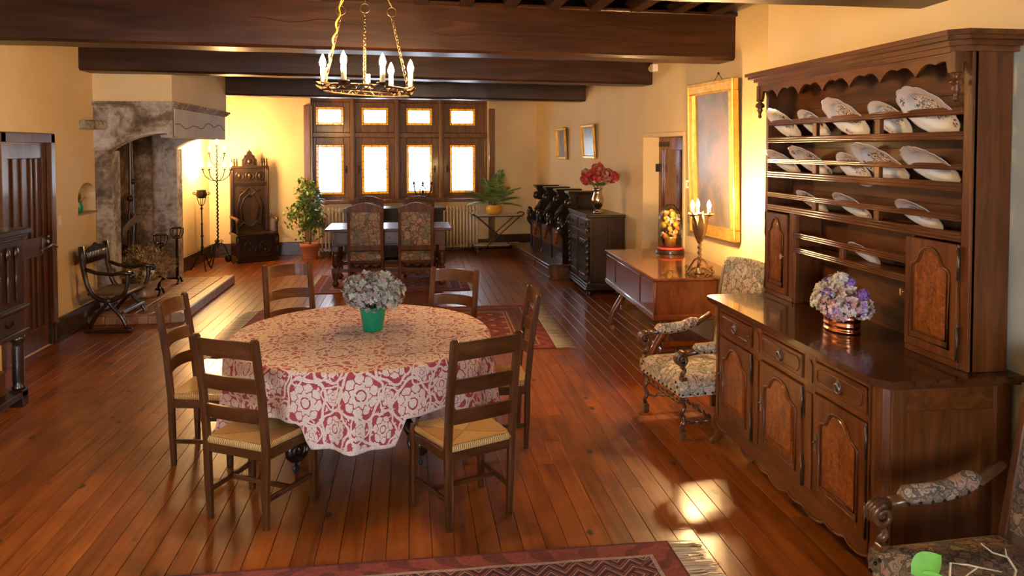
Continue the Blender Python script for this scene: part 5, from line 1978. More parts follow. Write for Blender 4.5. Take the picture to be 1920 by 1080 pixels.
for s in (-1, 1):
    dmesh.tube([(a, s * .036, b) for a, b in spiral(-.36, 1.16, .055, .012, 0, 1.6, 18)], .013, 6)
    dmesh.tube([(a, s * .036, b) for a, b in spiral(-.505, .84, .055, .012, 1.5, 1.6, 18)], .014, 6)
    dmesh.tube([(-.42, s * .036, .90), (-.34, s * .036, 1.02), (-.27, s * .036, 1.10), (-.26, s * .036, 1.25)], .013, 6)
dm_ = dmesh.mesh('stall_divider', M['darkwood'])
cap = MB().box(-.43, .0, -.11, .11, 1.31, 1.345, .008).box(-.41, 0, -.09, .09, 1.29, 1.31, .005).mesh('divider_cap', M['darkwood'])
fig = MB().ell((-.52, 0, .90), (.05, .05, .06), 10, 8).ell((-.50, 0, .80), (.06, .06, .09), 10, 8).mesh('carved_figure', M['darkwood'])
vol = MB().ell((-.40, 0, 1.16), (.06, .05, .07), 10, 8).mesh('volute', M['darkwood'])
ys = (.12, .80, 1.48, 2.16)
for yy in ys:
    o_ = link('stall_divider', dm_, cs_t, (0, yy, 0))
    link('divider_cap', cap, o_)
    link('carved_figure', fig, o_)
    link('volute', vol, o_)
MB().box(-.04, -.0, .12, 2.16, .235, 1.31).build('back_panel', M['darkwood'], cs_t)
for y0, y1 in zip(ys[:-1], ys[1:]):
    st_o = MB().box(-.485, -.45, y0 + .04, y1 - .04, .44, .72, .008).build('tipped_seat', M['doorwood'], cs_t)
    mm_ = (y0 + y1) / 2
    MB().prism([(mm_ - .14, .68), (mm_ + .14, .68), (mm_ + .10, .60), (mm_ + .05, .58), (mm_ + .04, .52), (mm_, .49), (mm_ - .04, .52), (mm_ - .05, .58), (mm_ - .10, .60)], 'yz', -.52, -.485).build('misericord', M['mahog'], st_o)
    MB().box(-.47, -.43, y0 + .036, y1 - .036, .235, .44, .006).build('seat_front', M['darkwood'], cs_t)

# ------------------------------------------------------------------ pictures on the right wall
def picture(name, label, yc, zc, w, h, fw, mats, tilt, deep):
    t = thing(name, label, 'picture', (XR(yc) - .012, yc, zc - h / 2), -PI / 2 + RANG)
    def tl_(z): return -math.tan(tilt) * z
    f = MB()
    for (a0, a1, b0, b1) in ((-w / 2, w / 2, 0, fw), (-w / 2, w / 2, h - fw, h), (-w / 2, -w / 2 + fw, fw, h - fw), (w / 2 - fw, w / 2, fw, h - fw)):
        f.box(a0, a1, -deep, 0, b0, b1, .010)
    for (a0, a1, b0, b1) in ((-w / 2 + fw * .82, w / 2 - fw * .82, fw * .82, fw * 1.08), (-w / 2 + fw * .82, w / 2 - fw * .82, h - fw * 1.08, h - fw * .82), (-w / 2 + fw * .82, -w / 2 + fw * 1.08, fw, h - fw), (w / 2 - fw * 1.08, w / 2 - fw * .82, fw, h - fw)):
        f.box(a0, a1, -deep * .75, 0, b0, b1, .006)
    for (a0, a1, b0, b1) in ((-w / 2, w / 2, 0, fw * .25), (-w / 2, w / 2, h - fw * .25, h), (-w / 2, -w / 2 + fw * .25, 0, h), (w / 2 - fw * .25, w / 2, 0, h)):
        f.box(a0 - .004, a1 + .004, -deep - .014, -deep + .006, b0, b1, .006)
    f.xf(Matrix.Rotation(tilt, 4, 'X'))
    f.build('frame', mats[0], t)
    MB().box(-w / 2 + fw, w / 2 - fw, -deep * .5, -deep * .4, fw, h - fw).xf(Matrix.Rotation(tilt, 4, 'X')).build('canvas', mats[1], t)
    return t


bp = picture('oil_painting', 'tall dark oil painting in a wide gilded frame', 7.37, 1.885, .98, 1.58, .11, (M['gold'], M['canvas']), R(1.5), .06)
MB().tube([(-.08, -.0, 1.60), (0, .0, 1.66), (.08, -.0, 1.60)], .003, 5).ell((0, 0, 1.665), .012).build('hanging_cord', M['iron'], bp)
picture('framed_print', 'small gilt framed dark print, farther of the two above the stalls', 13.04, 2.085, .56, .55, .045, (M['gold'], M['print']), R(4), .03)
picture('framed_print', 'small gilt framed dark print, nearer of the two by the red flowers', 11.52, 2.105, .62, .53, .045, (M['gold'], M['print']), R(4), .03)
# ------------------------------------------------------------------ rugs
def rug(name, label, x0, x1, y0, y1, mat, fl=.16, skew=0.0, cols=None):
    a, b = (x1 - x0) / 2, (y1 - y0) / 2
    t = thing(name, label, 'rug', ((x0 + x1) / 2, (y0 + y1) / 2, 0), skew)
    rr = random.Random(len(label))
    p = MB()
    def up(u, v):
        return (-a + 2 * a * u, -b + 2 * b * v, .010 + .0016 * math.sin(u * 40) * math.sin(v * 9))
    p.grid(up, 40, 12)
    p.grid(lambda u, v: (-a + 2 * a * u, -b, .010 * v + .0005), 40, 1).grid(lambda u, v: (-a + 2 * a * u, b, .010 * v + .0005), 40, 1)
    p.grid(lambda u, v: (-a, -b + 2 * b * u, .010 * v + .0005), 12, 1).grid(lambda u, v: (a, -b + 2 * b * u, .010 * v + .0005), 12, 1)
    p.build('pile', mat, t)
    for s in (-1, 1):
        f = MB()
        n = int(2 * b / .012)
        for k in range(n):
            yy = -b + 2 * b * (k + .5) / n
            L = fl * rr.uniform(.75, 1.1)
            dy = rr.uniform(-.012, .012)
            w = .0055
            xs = s * a
            z = .006 + rr.random() * .004
            f.add([(xs, yy - w, .008), (xs, yy + w, .008), (xs + s * L * .5, yy + w + dy * .5, z), (xs + s * L * .5, yy - w + dy * .5, z), (xs + s * L, yy + w * .6 + dy, .003), (xs + s * L, yy - w * .6 + dy, .003)], [(0, 1, 2, 3), (3, 2, 4, 5)])
        f.build('fringe', M['fringe'], t)
    return t


rug('rug', 'dark red zigzag-bordered rug with white fringe nearest the camera', -1.33, 1.28, 1.75, 3.64, rug_mat('near_rug', 1.305, .945, (.20, .035, .030), (.045, .014, .020), (.42, .32, .27), (.24, .050, .038), (.28, .060, .055), 7.5, (.10, .125, .33, .36)), .17)
rug('rug', 'red oriental rug behind the round table', -1.87, 1.46, 7.42, 9.50, rug_mat('middle_rug', 1.665, 1.04, (.27, .040, .038), (.055, .016, .022), (.40, .26, .19), (.26, .045, .040), (.14, .05, .05), 8, (.12, .15, .34, .38)), .20, R(-1.6))
rug('rug', 'purple red rug under the writing desk', -1.39, .82, 10.57, 12.08, rug_mat('far_rug', 1.105, .755, (.22, .045, .075), (.07, .025, .06), (.36, .22, .25), (.26, .05, .06), (.14, .06, .14), 9, (.09, .115, .26, .29)), .09)

# ------------------------------------------------------------------ writing desk
dk = thing('writing_desk', 'long walnut writing desk with drawers before the window', 'desk', (-.32, 11.40, 0))
MB().box(-.90, .90, -.47, .47, .815, .85, .008).build('top', M['deskwood'], dk)
MB().box(-.80, .80, -.38, .38, .60, .815).build('apron', M['deskwood'], dk)
for k in range(3):
    x0 = -.76 + k * .52
    d_ = MB().box(x0, x0 + .48, -.395, -.38, .625, .80, .006).build('drawer', M['deskwood'], dk)
    MB().ell((x0 + .24, -.405, .71), .013).build('knob', M['brass'], d_)
for sx in (-.76, .76):
    for sy in (-.36, .36):
        l_ = MB().box(sx - .05, sx + .05, sy - .05, sy + .05, .52, .61, .006).lathe([(.03, .28), (.05, .34), (.045, .46), (.05, .52)], 12, (sx, sy, 0)).box(sx - .05, sx + .05, sy - .05, sy + .05, .20, .29, .006)
        l_.lathe([(.0, 0), (.03, .0), (.05, .03), (.045, .06), (.025, .08), (.045, .12), (.05, .17), (.035, .20)], 12, (sx, sy, 0.012))
        l_.build('leg', M['deskwood'], dk)
    MB().bar((sx, -.36, .245), (sx, .36, .245), .05, .05, b=.006).build('end_stretcher', M['deskwood'], dk)
MB().bar((-.76, -.36, .245), (.76, -.36, .245), .045, .05, b=.006).build('stretcher', M['deskwood'], dk)
MB().bar((-.76, .36, .245), (.76, .36, .245), .045, .05, b=.006).build('stretcher', M['deskwood'], dk)
BK = [((.46, -.10), .30, .22, .018, 4, 'bookblue', 'large blue-grey book at the bottom of the stack on the desk'),
      ((.47, -.09), .28, .20, .016, -5, 'bookbrown', 'thin brown book in the middle of the stack on the desk'),
      ((.44, -.08), .26, .20, .022, 9, 'bookblue', 'blue-grey book on top of the stack on the desk')]
z = .85
for (p, w, d, h, a, mm, lb) in BK:
    t = thing('book', lb, 'book', (-.32 + p[0], 11.40 + p[1] - .12, z), R(a), 'books on the writing desk')
    MB().box(-w / 2, w / 2, -d / 2, d / 2, 0, .003).box(-w / 2, w / 2, -d / 2, d / 2, h - .003, h).box(-w / 2, -w / 2 + .004, -d / 2, d / 2, .003, h - .003).build('cover', M[mm], t)
    MB().box(-w / 2 + .004, w / 2 - .006, -d / 2 + .004, d / 2 - .004, .003, h - .003).build('pages', M['paper'], t)
    z += h + .0005
tag(MB().box(-.16, .16, -.11, .11, 0, .004).build('paper_sheets', M['paper'], loc=(.27, 11.10, .85), rot=(0, 0, R(-8))), 'loose sheets of paper at the right end of the desk', 'paper')


def high_chair(label, loc, rz):
    """tall-backed tapestry chair, faces local +y, back at local -y"""
    t = thing('high_back_chair', label, 'chair', loc, rz, 'tall tapestry chairs at the writing desk')
    W = .225
    for s in (-1, 1):
        MB().bar((s * W, -.19, .0), (s * W, -.20, .46), .036, .036, (0, 1, 0), .005).bar((s * W, -.20, .46), (s * W, -.27, 1.17), .045, .032, (0, 1, 0), .005).build('back_post', M['chairframe'], t)
        MB().lathe([(.02, 0), (.028, .03), (.018, .06), (.024, .2), (.018, .24), (.026, .30), (.026, .40)], 10, (s * W, .20, 0)).build('front_leg', M['chairframe'], t)
        MB().bar((s * W, -.19, .13), (s * W, .20, .13), .025, .03, b=.004).build('side_stretcher', M['chairframe'], t)
    crest = []
    N = 20
    for i in range(N + 1):
        u = i / N * 2 - 1
        z_ = 1.165 + .065 * math.cos(u * PI / 2) ** 1.2 if abs(u) < 1 else 1.165
        crest.append((u * (W + .022), z_))
    MB().prism([(W + .022, 1.10)] + crest[::-1] + [(-W - .022, 1.10)], 'xz', -.285, -.250).build('crest_rail', M['chairframe'], t)
    MB().box(-W, W, -.235, -.205, .56, .63, .005).build('back_rail', M['chairframe'], t)
    # wavy stretchers and apron
    for (yy, z0) in ((.20, .16), (-.19, .12)):
        MB().tube([(-W + 2 * W * i / 24, yy, z0 + .018 * math.sin(i * PI / 4)) for i in range(25)], .014, 7).build('wavy_stretcher', M['chairframe'], t)
    lo = [(-W + 2 * W * i / 24, .385 + .012 * math.sin(i * PI / 4)) for i in range(25)]
    MB().prism([(W, .43), (-W, .43)] + lo, 'xz', -.20, -.18).build('wavy_apron', M['chairframe'], t)
    MB().prism([(W, .43), (-W, .43)] + lo, 'xz', .19, .21).build('wavy_apron', M['chairframe'], t)
    b_ = MB()
    for side in (-1, 1):
        def bf(u, v, side=side):
            xx = (W - .018) * (2 * u - 1)
            zz = .63 + .50 * v + (.05 * math.cos((2 * u - 1) * PI / 2) * v)
            e = max(abs(2 * u - 1), abs(2 * v - 1))
            return (xx, -.205 - (zz - .46) * .085 + side * (.006 + .016 * (1 - e ** 4)), zz)
        b_.grid(bf, 8, 10)
    b_.build('back_tapestry', M['tap_dark'], t)
    se = MB()
    def sf(u, v):
        xx = (W + .02) * (2 * u - 1)
        yy = -.215 + .44 * v
        e = max(abs(2 * u - 1), abs(2 * v - 1))
        return (xx, yy, .505 + .05 * (1 - e ** 4))
    se.grid(sf, 10, 10)
    cc = [(-W - .02, -.215), (W + .02, -.215), (W + .02, .225), (-W - .02, .225)]
    for i in range(4):
        p, q = cc[i], cc[(i + 1) % 4]
        se.grid(lambda u, v, p=p, q=q: (p[0] + (q[0] - p[0]) * u, p[1] + (q[1] - p[1]) * u, .505 - .085 * v), 6, 2)
    se.build('seat', M['tap_dark'], t)
    return t


hc = high_chair('tall tapestry chair on the near side of the desk, left one', (-.635, 10.93, .012), 0)
dup(hc, 'tall tapestry chair on the near side of the desk, right one', (.062, 10.90, .012), R(1))
dup(hc, 'tall tapestry chair on the window side of the desk, left one', (-.685, 11.93, .012), R(179))
dup(hc, 'tall tapestry chair on the window side of the desk, right one', (.125, 11.93, .012), R(181))

# dark bureau under the window with its candelabrum
bu = thing('bureau', 'dark oak chest under the window behind the desk chairs', 'chest', (-.29, 13.75, 0), BANG * .3)
MB().box(-.85, .85, -.28, .28, .08, .90).build('carcass', M['darkwood'], bu)
MB().box(-.89, .89, -.32, .30, .90, .945, .008).build('top', M['darkwood'], bu)
for k in range(3):
    MB().box(-.82 + k * .56, -.30 + k * .56, -.30, -.28, .14, .84, .008).build('front_panel', M['darkwood'], bu)
for sx in (-.8, .8):
    for sy in (-.22, .22):
        MB().box(sx - .05, sx + .05, sy - .05, sy + .05, 0, .08, .006).build('foot', M['darkwood'], bu)
cs3 = thing('candlestick', 'black iron three-armed candlestick on the chest by the window', 'candlestick', (.21, 13.72, .945))
m_ = MB().lathe([(.0, 0), (.07, .0), (.07, .012), (.02, .02), (.012, .05), (.012, .12), (.02, .14), (.01, .16), (.01, .20)], 14)
for s in (-1, 1):
    m_.tube([(0, 0, .16), (s * .07, 0, .17), (s * .14, 0, .27), (s * .16, 0, .40)], .013, 6)
    m_.tube([(0, 0, .18), (s * .05, 0, .24), (s * .05, 0, .32), (0, 0, .40)], .010, 6)
    m_.lathe([(.008, .0), (.03, .012), (.02, .02), (.016, .05)], 10, (s * .16, 0, .40))
m_.ell((0, 0, .27), (.025, .025, .035)).tube([(0, 0, .2), (0, 0, .42)], .010, 6).lathe([(.008, .0), (.03, .012), (.02, .02), (.016, .05)], 10, (0, 0, .40))
m_.build('stand', M['iron'], cs3)
for x_ in (-.16, 0, .16):
    MB().lathe([(.009, 0), (.009, .05), (0, .052)], 8, (x_, 0, .44)).build('candle', M['candle'], cs3)

# ------------------------------------------------------------------ radiators
def radiator(label, s0, n, pitch=.0645):
    t = thing('radiator', label, 'radiator', BACK0 + Vector((math.cos(BANG), math.sin(BANG), 0)) * s0 + Vector((math.sin(BANG), -math.cos(BANG), 0)) * .13, BANG, 'cast iron radiators under the window')
    c = MB()
    for yy in (-.055, .055):
        c.tube([(0, yy, .10), (0, yy, .80)], .022, 8, flat=None)
    c.tube([(0, -.055, .80), (0, -.04, .845), (0, 0, .86), (0, .04, .845), (0, .055, .80)], .024, 8)
    c.tube([(0, -.055, .10), (0, -.03, .075), (0, .03, .075), (0, .055, .10)], .024, 8)
    cm = c.mesh('section', M['radiator'])
    for k in range(n):
        link('section', cm, t, (pitch * k, 0, 0))
    for hz in (.10, .80):
        MB().tube([(0, 0, hz), (pitch * (n - 1), 0, hz)], .028, 8).build('header', M['radiator'], t)
    for k in (0, n - 1):
        MB().tube([(pitch * k, -.055, .10), (pitch * k, -.06, .0)], [.02, .026], 8).tube([(pitch * k, .055, .10), (pitch * k, .06, .0)], [.02, .026], 8).build('foot', M['radiator'], t)
    return t


radiator('cream cast iron radiator left of the desk, beside the potted fig', 1.93, 17)
radiator('cream cast iron radiator right of the desk, beside the palm', 3.90, 17)

# ------------------------------------------------------------------ weeping fig
fg = thing('potted_fig', 'weeping fig tree in a terracotta pot left of the window', 'plant', (-1.82, 14.02, 0))
MB().lathe([(.12, 0), (.125, .01), (.165, .22), (.175, .225), (.18, .28), (.165, .285), (.155, .25), (0, .245)], 26).build('pot', M['terracotta'], fg)
MB().lathe([(0, .246), (.15, .252)], 20).build('soil', M['soil'], fg)
rr = random.Random(14)
tk = MB()
tips = []
tk.tube([(0, 0, .24), (.02, 0, .6), (.0, .02, 1.0), (.03, 0, 1.3)], [.016, .013, .010, .006], 7)
tk.tube([(.01, 0, .24), (-.01, .02, .6), (.03, -.01, 1.0), (.0, 0, 1.25)], [.014, .012, .009, .005], 7)
for k in range(42):
    z0 = rr.uniform(.55, 1.36)
    a = rr.uniform(0, 2 * PI)
    L = rr.uniform(.16, .36) * (1.15 if z0 < 1.1 else .85)
    if math.cos(a) < 0 and .8 < z0 < 1.15: L *= 1.25
    p0 = Vector((.01, 0, z0))
    d = Vector((math.cos(a), math.sin(a), 0))
    pts = [p0, p0 + d * L * .5 + Vector((0, 0, .10)), p0 + d * L * .85 + Vector((0, 0, .04)), p0 + d * L + Vector((0, 0, -.12 - .12 * rr.random()))]
    tk.tube(pts, [.004, .003, .002, .0015], 4)
    tips.append(pts)
tk.build('trunk', M['stem'], fg)
lf = MB()
for pts in tips:
    for q in range(34):
        t = rr.uniform(.1, 1)
        i = min(2, int(t * 3)); f = t * 3 - i
        p = pts[i].lerp(pts[i + 1], f) + Vector((rr.gauss(0, .03), rr.gauss(0, .03), rr.gauss(0, .03)))
        a = rr.uniform(0, 2 * PI)
        d = Vector((math.cos(a) * .6, math.sin(a) * .6, rr.uniform(-1.1, .1))).normalized()
        s = d.cross(Vector((rr.random() - .5, rr.random() - .5, 1))).normalized()
        L = rr.uniform(.065, .105)
        lf.add([p, p + d * L * .4 + s * L * .25, p + d * L, p + d * L * .4 - s * L * .25], [(0, 1, 2, 3)])
lf.build('foliage', M['leaf'], fg, kind='stuff')

# ------------------------------------------------------------------ folding tray stand with palm
tr = thing('tray_stand', 'folding iron tray table on crossed legs carrying the palm', 'table', (1.62, 14.28, 0), R(4))
tp_ = MB().box(-.44, .44, -.24, .24, .715, .735, .004)
tp_.build('tray', M['darkwood'], tr)
MB().box(-.41, .41, -.21, .21, .735, .739).build('tray_top', M['marble'], tr)
for s in (-1, 1):
    MB().tube([(s * .44, -.24, .73), (s * .47, -.22, .76), (s * .50, -.12, .775), (s * .50, .12, .775), (s * .47, .22, .76), (s * .44, .24, .73)], .012, 7).build('tray_handle', M['darkwood'], tr)
    yy = s * .20
    MB().bar((-.40, yy, .02), (.40, yy, .715), .016, .03, (0, 1, 0), .003).bar((.40, yy, .02), (-.40, yy, .715), .016, .03, (0, 1, 0), .003).build('crossed_legs', M['darkwood'], tr)
    MB().bar((-.44, yy, .16), (.44, yy, .16), .02, .02, b=.003).build('shelf_rail', M['darkwood'], tr)
MB().box(-.46, .46, -.20, .20, .17, .185, .004).build('lower_shelf', M['marble'], tr)
for sx in (-.44, .44):
    for yy in (-.20, .20):
        MB().tube([(sx, yy, 0), (sx, yy, .17)], .012, 7).build('foot', M['darkwood'], tr)

pm_ = thing('potted_palm', 'green parlour palm in a round ochre pot on the tray table', 'plant', (1.56, 14.28, .739))
MB().lathe([(.09, 0), (.13, .03), (.16, .09), (.155, .14), (.13, .17), (.14, .185), (.125, .185), (.115, .16), (0, .155)], 26).build('pot', M['ochre'], pm_)
rr = random.Random(77)
for k in range(17):
    a = k * 2.399 + rr.uniform(-.2, .2)
    el = rr.uniform(.35, 1.35)
    L = rr.uniform(.42, .66) * (1.15 if el > 1.0 else 1)
    d = Vector((math.cos(a), math.sin(a) * .75, 0))
    pts = []
    for i in range(9):
        t = i / 8
        rad = L * math.cos(el) * t * (1 + .25 * t)
        z = .16 + L * (math.sin(el) * t * 1.35 - .55 * t * t * (1.25 - el * .5))
        pts.append(Vector((d.x * rad, d.y * rad, z)))
    fr_ = MB().tube(pts, [.006 - .0005 * i for i in range(9)], 5)
    for i in range(2, 9):
        for h in (0, .33, .66):
            if i == 8 and h > 0: continue
            p = pts[i].lerp(pts[min(8, i + 1)], h)
            tg = (pts[min(8, i + 1)] - pts[i - 1]).normalized()
            sd = tg.cross(Vector((0, 0, 1))).normalized()
            t = (i + h) / 8
            LL = .17 * math.sin(PI * min(1, .18 + t * .75)) + .03
            for s in (-1, 1):
                tip = p + (sd * s * .8 + tg * .55 + Vector((0, 0, -.30))).normalized() * LL
                mid = p.lerp(tip, .45) + Vector((0, 0, .012))
                w = tg * .011
                fr_.add([p, mid + w, tip, mid - w], [(0, 1, 2, 3)])
    fr_.build('frond', M['palm'], pm_)

# ------------------------------------------------------------------ gothic throne
tn = thing('gothic_throne', 'tall carved dark gothic throne with pinnacled crest in the corner', 'throne', (-2.80, 14.0, 0), R(27))
# local: faces -y
W = .34
MB().box(-W + .01, W - .01, -.27, .25, .08, .46).build('seat_box', M['darkwood'], tn)
MB().box(-W - .02, W + .02, -.30, .25, .46, .50, .008).build('seat_board', M['darkwood'], tn)
MB().box(-W - .02, W + .02, -.29, .26, .0, .05, .008).box(-W, W, -.28, .25, .05, .09, .006).build('plinth', M['darkwood'], tn)
for s in (-1, 1):
    MB().box(s * W - .035, s * W + .035, -.285, -.24, .09, .46, .006).ell((s * W, -.29, .38), (.03, .02, .06)).ell((s * W, -.29, .22), (.025, .02, .05)).build('carved_pilaster', M['darkwood'], tn)
fpn = MB().box(-W + .06, W - .06, -.28, -.27, .12, .43, .004)
for sx in (-.13, .13):
    fpn.tube([(sx + .10 * math.cos(a), -.283, .27 + .11 * math.sin(a)) for a in [2 * PI * i / 16 for i in range(16)]], .010, 6, closed=True)
    for k in range(4):
        a = k * PI / 2
        fpn.ell((sx + .05 * math.cos(a), -.283, .27 + .055 * math.sin(a)), (.03, .010, .03), 8, 5)
fpn.build('front_carving', M['darkwood'], tn)
MB().box(-.31, .31, .20, .25, .50, 1.66).build('back_panel', M['darkwood'], tn)
for s in (-1, 1):
    MB().box(s * .31 - .03, s * .31 + .03, .17, .26, .50, 1.68, .006).build('back_stile', M['darkwood'], tn)
    MB().tube([(s * .31, .16, .52 + 1.1 * i / 20) for i in range(21)], [.012 + .005 * (i % 2) for i in range(21)], 6).build('beaded_shaft', M['darkwood'], tn)
    # arms
    ar = MB().tube([(s * W, .20, .78), (s * W, .0, .77), (s * W, -.20, .76), (s * W, -.27, .75), (s * W, -.29, .72), (s * W, -.265, .695)], [.024, .024, .027, .03, .028, .02], 9)
    ao = ar.build('arm', M['deskwood'], tn)
    MB().lathe([(.028, .50), (.018, .53), (.026, .58), (.020, .63), (.028, .68), (.024, .74)], 10, (s * W, -.24, 0)).build('arm_post', M['darkwood'], ao)
tr_ = MB()
for s in (-1, 1):
    tr_.tube([(s * .21, .19, .62), (s * .22, .19, .95), (s * .17, .19, 1.15), (0, .19, 1.30)], .014, 6)
    tr_.tube([(s * .12, .19, .70), (s * .16, .19, .95), (s * .10, .19, 1.10), (0, .19, 1.18)], .010, 6)
    tr_.tube([(s * .20, .19, 1.25), (s * .10, .19, 1.22), (0, .19, 1.12)], .010, 6)
    tr_.tube([(s * .22, .19, .56), (s * .12, .19, .66), (0, .19, .58)], .010, 6)
tr_.box(-.30, .30, .17, .20, 1.34, 1.37, .005).box(-.30, .30, .16, .20, 1.37, 1.39, .004)
tr_.build('tracery', M['darkwood'], tn)
ca = MB()
for sx in (-.18, 0, .18):
    ca.tube([(sx + .07 * math.cos(a), .19, 1.50 + .075 * math.sin(a)) for a in [2 * PI * i / 14 for i in range(14)]], .010, 6, closed=True)
    ca.ell((sx, .19, 1.50), (.035, .02, .05), 8, 6)
ca.box(-.33, .33, .155, .27, 1.64, 1.68, .006)
ca.build('crest_carving', M['darkwood'], tn)
pin = MB()
for sx in (-.31, -.22, .22, .31, -.265, .265):
    pin.box(sx - .014, sx + .014, .19, .22, 1.68, 1.74, .003).lathe([(.018, 1.74), (.008, 1.78), (.016, 1.79), (0, 1.83)], 6, (sx, .205, 0))
ctr = [(-.13, 1.68), (.13, 1.68), (.13, 1.80), (.10, 1.82), (.085, 1.87), (.05, 1.89), (.035, 1.94), (.012, 1.95), (0, 1.99), (-.012, 1.95), (-.035, 1.94), (-.05, 1.89), (-.085, 1.87), (-.10, 1.82), (-.13, 1.80)]
pin.prism(ctr, 'xz', .185, .225)
pin.tube([(-.09, .18, 1.70), (-.08, .18, 1.80), (0, .18, 1.87), (.08, .18, 1.80), (.09, .18, 1.70)], .010, 6)
pin.ell((0, .18, 1.76), (.04, .02, .055), 8, 6)
pin.build('pinnacles', M['darkwood'], tn)
for sx in (-.30, .30):
    MB().ell((sx, -.24, .02), (.05, .05, .03)).build('foot', M['darkwood'], tn)

# ------------------------------------------------------------------ floor candelabrum and torch stand
fc = thing('floor_candelabrum', 'tall wrought iron floor candelabrum with lit bulbs by the throne', 'candelabrum', (-3.27, 13.42, 0))
MB().twist((0, 0, .30), (0, 0, 1.98), .020, 26, 6, 6).build('twisted_shaft', M['iron'], fc)
ft_ = MB()
for k in range(3):
    a = R(20) + k * 2 * PI / 3
    c, s = math.cos(a), math.sin(a)
    pr = bez((.0, .36), (.06, .42), (.12, .34), (.15, .22), 7) + bez((.16, .18), (.19, .08), (.22, .02), (.27, .015), 6)
    ft_.tube([(c * x_, s * x_, z_) for x_, z_ in pr], .011, 6)
    ft_.tube([(c * x_, s * x_, z_) for x_, z_ in spiral(.045, .40, .04, .008, 0, 1.3, 10)], .007, 6)
ft_.build('tripod_foot', M['iron'], fc)
arms = [(0, 0, 2.06), (-.13, .02, 1.93), (.13, -.02, 1.93), (-.24, .03, 1.66), (-.10, -.12, 1.66), (.10, .10, 1.66), (.235, -.03, 1.66)]
for i, (ax, ay, az) in enumerate(arms):
    # spread the tiers along the wall view
    if i == 0:
        am = MB().tube([(0, 0, 1.96), (0, 0, az - .03)], .010, 6)
    else:
        am = MB().tube([(0, 0, az - .22), (ax * .45, ay * .45, az - .20), (ax * .85, ay * .85, az - .13), (ax, ay, az - .03)], .008, 6)
    am.lathe([(.008, -.035), (.022, -.025), (.030, -.012), (.018, -.008), (.012, 0)], 12, (ax, ay, az))
    ao = am.build('arm', M['iron'], fc)
    MB().lathe([(.011, -.01), (.011, .045), (0, .046)], 10, (ax, ay, az)).build('candle_sleeve', M['candle'], ao)
    MB().lathe([(.008, .042), (.016, .058), (.016, .072), (.009, .095), (0, .112)], 10, (ax, ay, az)).build('bulb', M['bulb_ca'], ao)
MB().tube([(.05, -.05, .20), (.15, -.12, .22), (.25, -.16, .18)], .006, 5).ell((.20, -.14, .14), (.06, .05, .07), 10, 6).build('hanging_bowl', M['iron'], fc)

ts_ = thing('torch_stand', 'slender iron stand with a small bowl top near the hearth', 'stand', (-3.38, 12.86, 0))
MB().lathe([(.0, .25), (.018, .25), (.018, .36), (.030, .38), (.018, .40), (.015, .55), (.026, .57), (.015, .59), (.013, .75), (.02, .77), (.011, .79), (.010, 1.0), (.024, 1.02), (.012, 1.04), (0, 1.05)], 12).build('shaft', M['iron'], ts_)
ft_ = MB()
for k in range(3):
    a = R(-60) + k * 2 * PI / 3
    c, s = math.cos(a), math.sin(a)
    ft_.tube([(c * x_, s * x_, z_) for x_, z_ in bez((.01, .30), (.08, .30), (.10, .12), (.19, .012), 8)], .010, 6)
    ft_.tube([(c * x_, s * x_, z_) for x_, z_ in spiral(.07, .20, .03, .006, 0, 1.3, 8)], .006, 5)
ft_.build('tripod_foot', M['iron'], ts_)
bw2 = MB()
for k in range(4):
    a = R(30) + k * PI / 2
    c, s = math.cos(a), math.sin(a)
    bw2.tube([(0, 0, 1.05), (c * .04, s * .04, 1.10), (c * .07, s * .07, 1.20)], .006, 5)
bw2.build('cradle', M['iron'], ts_)
MB().lathe([(.0, 1.19), (.06, 1.19), (.085, 1.23), (.085, 1.27), (.07, 1.30), (.078, 1.325), (.07, 1.325), (.06, 1.30), (0, 1.25)], 18).build('bowl', M['rustiron'], ts_)
sc2 = MB()
for s in (-1, 1):
    sc2.tube([(s * a, 0, b) for a, b in [(.085, 1.25)] + spiral(.115, 1.27, .025, .006, -PI / 2, 1.2, 10)], .006, 5)
sc2.build('handle', M['iron'], ts_)

# ------------------------------------------------------------------ curule (scissor) armchair by the fireplace
cu = thing('curule_chair', 'dark carved X-frame armchair with mustard seat by the hearth', 'armchair', (-3.24, 8.93, 0), R(-3))
# local: faces +x, width along y
for s in (-1, 1):
    y = s * .285
    MB().box(-.23, .23, y - .028, y + .028, .0, .05, .012).ell((.225, y, .028), (.035, .035, .028)).ell((-.225, y, .028), (.035, .035, .028)).build('runner', M['darkwood'], cu)
    lg = MB()
    lg.tube(bez((-.19, y, .04), (-.16, y, .22), (-.02, y, .26), (.0, y, .36), 10), .022, 8).tube(bez((.19, y, .04), (.16, y, .22), (.02, y, .26), (.0, y, .36), 10), .022, 8)
    lg.build('lower_curve', M['darkwood'], cu)
    up_ = MB()
    up_.tube(bez((.02, y, .34), (-.22, y, .36), (-.24, y, .55), (-.27, y, .94), 12), [.026] * 7 + [.024, .026, .028, .032, .034, .026], 8)
    up_.tube(bez((-.02, y, .34), (.20, y, .36), (.22, y, .50), (.20, y, .64), 10), .022, 8)
    up_.ell((0, y, .35), (.04, .035, .04))
    up_.build('upper_curve', M['darkwood'], cu)
    am = MB().tube([(-.245, y, .70), (-.12, y, .655), (.05, y, .635), (.17, y, .655), (.25, y, .64)], [.022, .021, .022, .025, .026], 8)
    am.tube([(a, y, b) for a, b in spiral(.255, .625, .035, .008, PI / 2, -1.3, 14)], .014, 6)
    am.build('arm', M['darkwood'], cu)
MB().box(-.22, .19, -.285, .285, .405, .435, .010).build('seat', M['mustard'], cu)
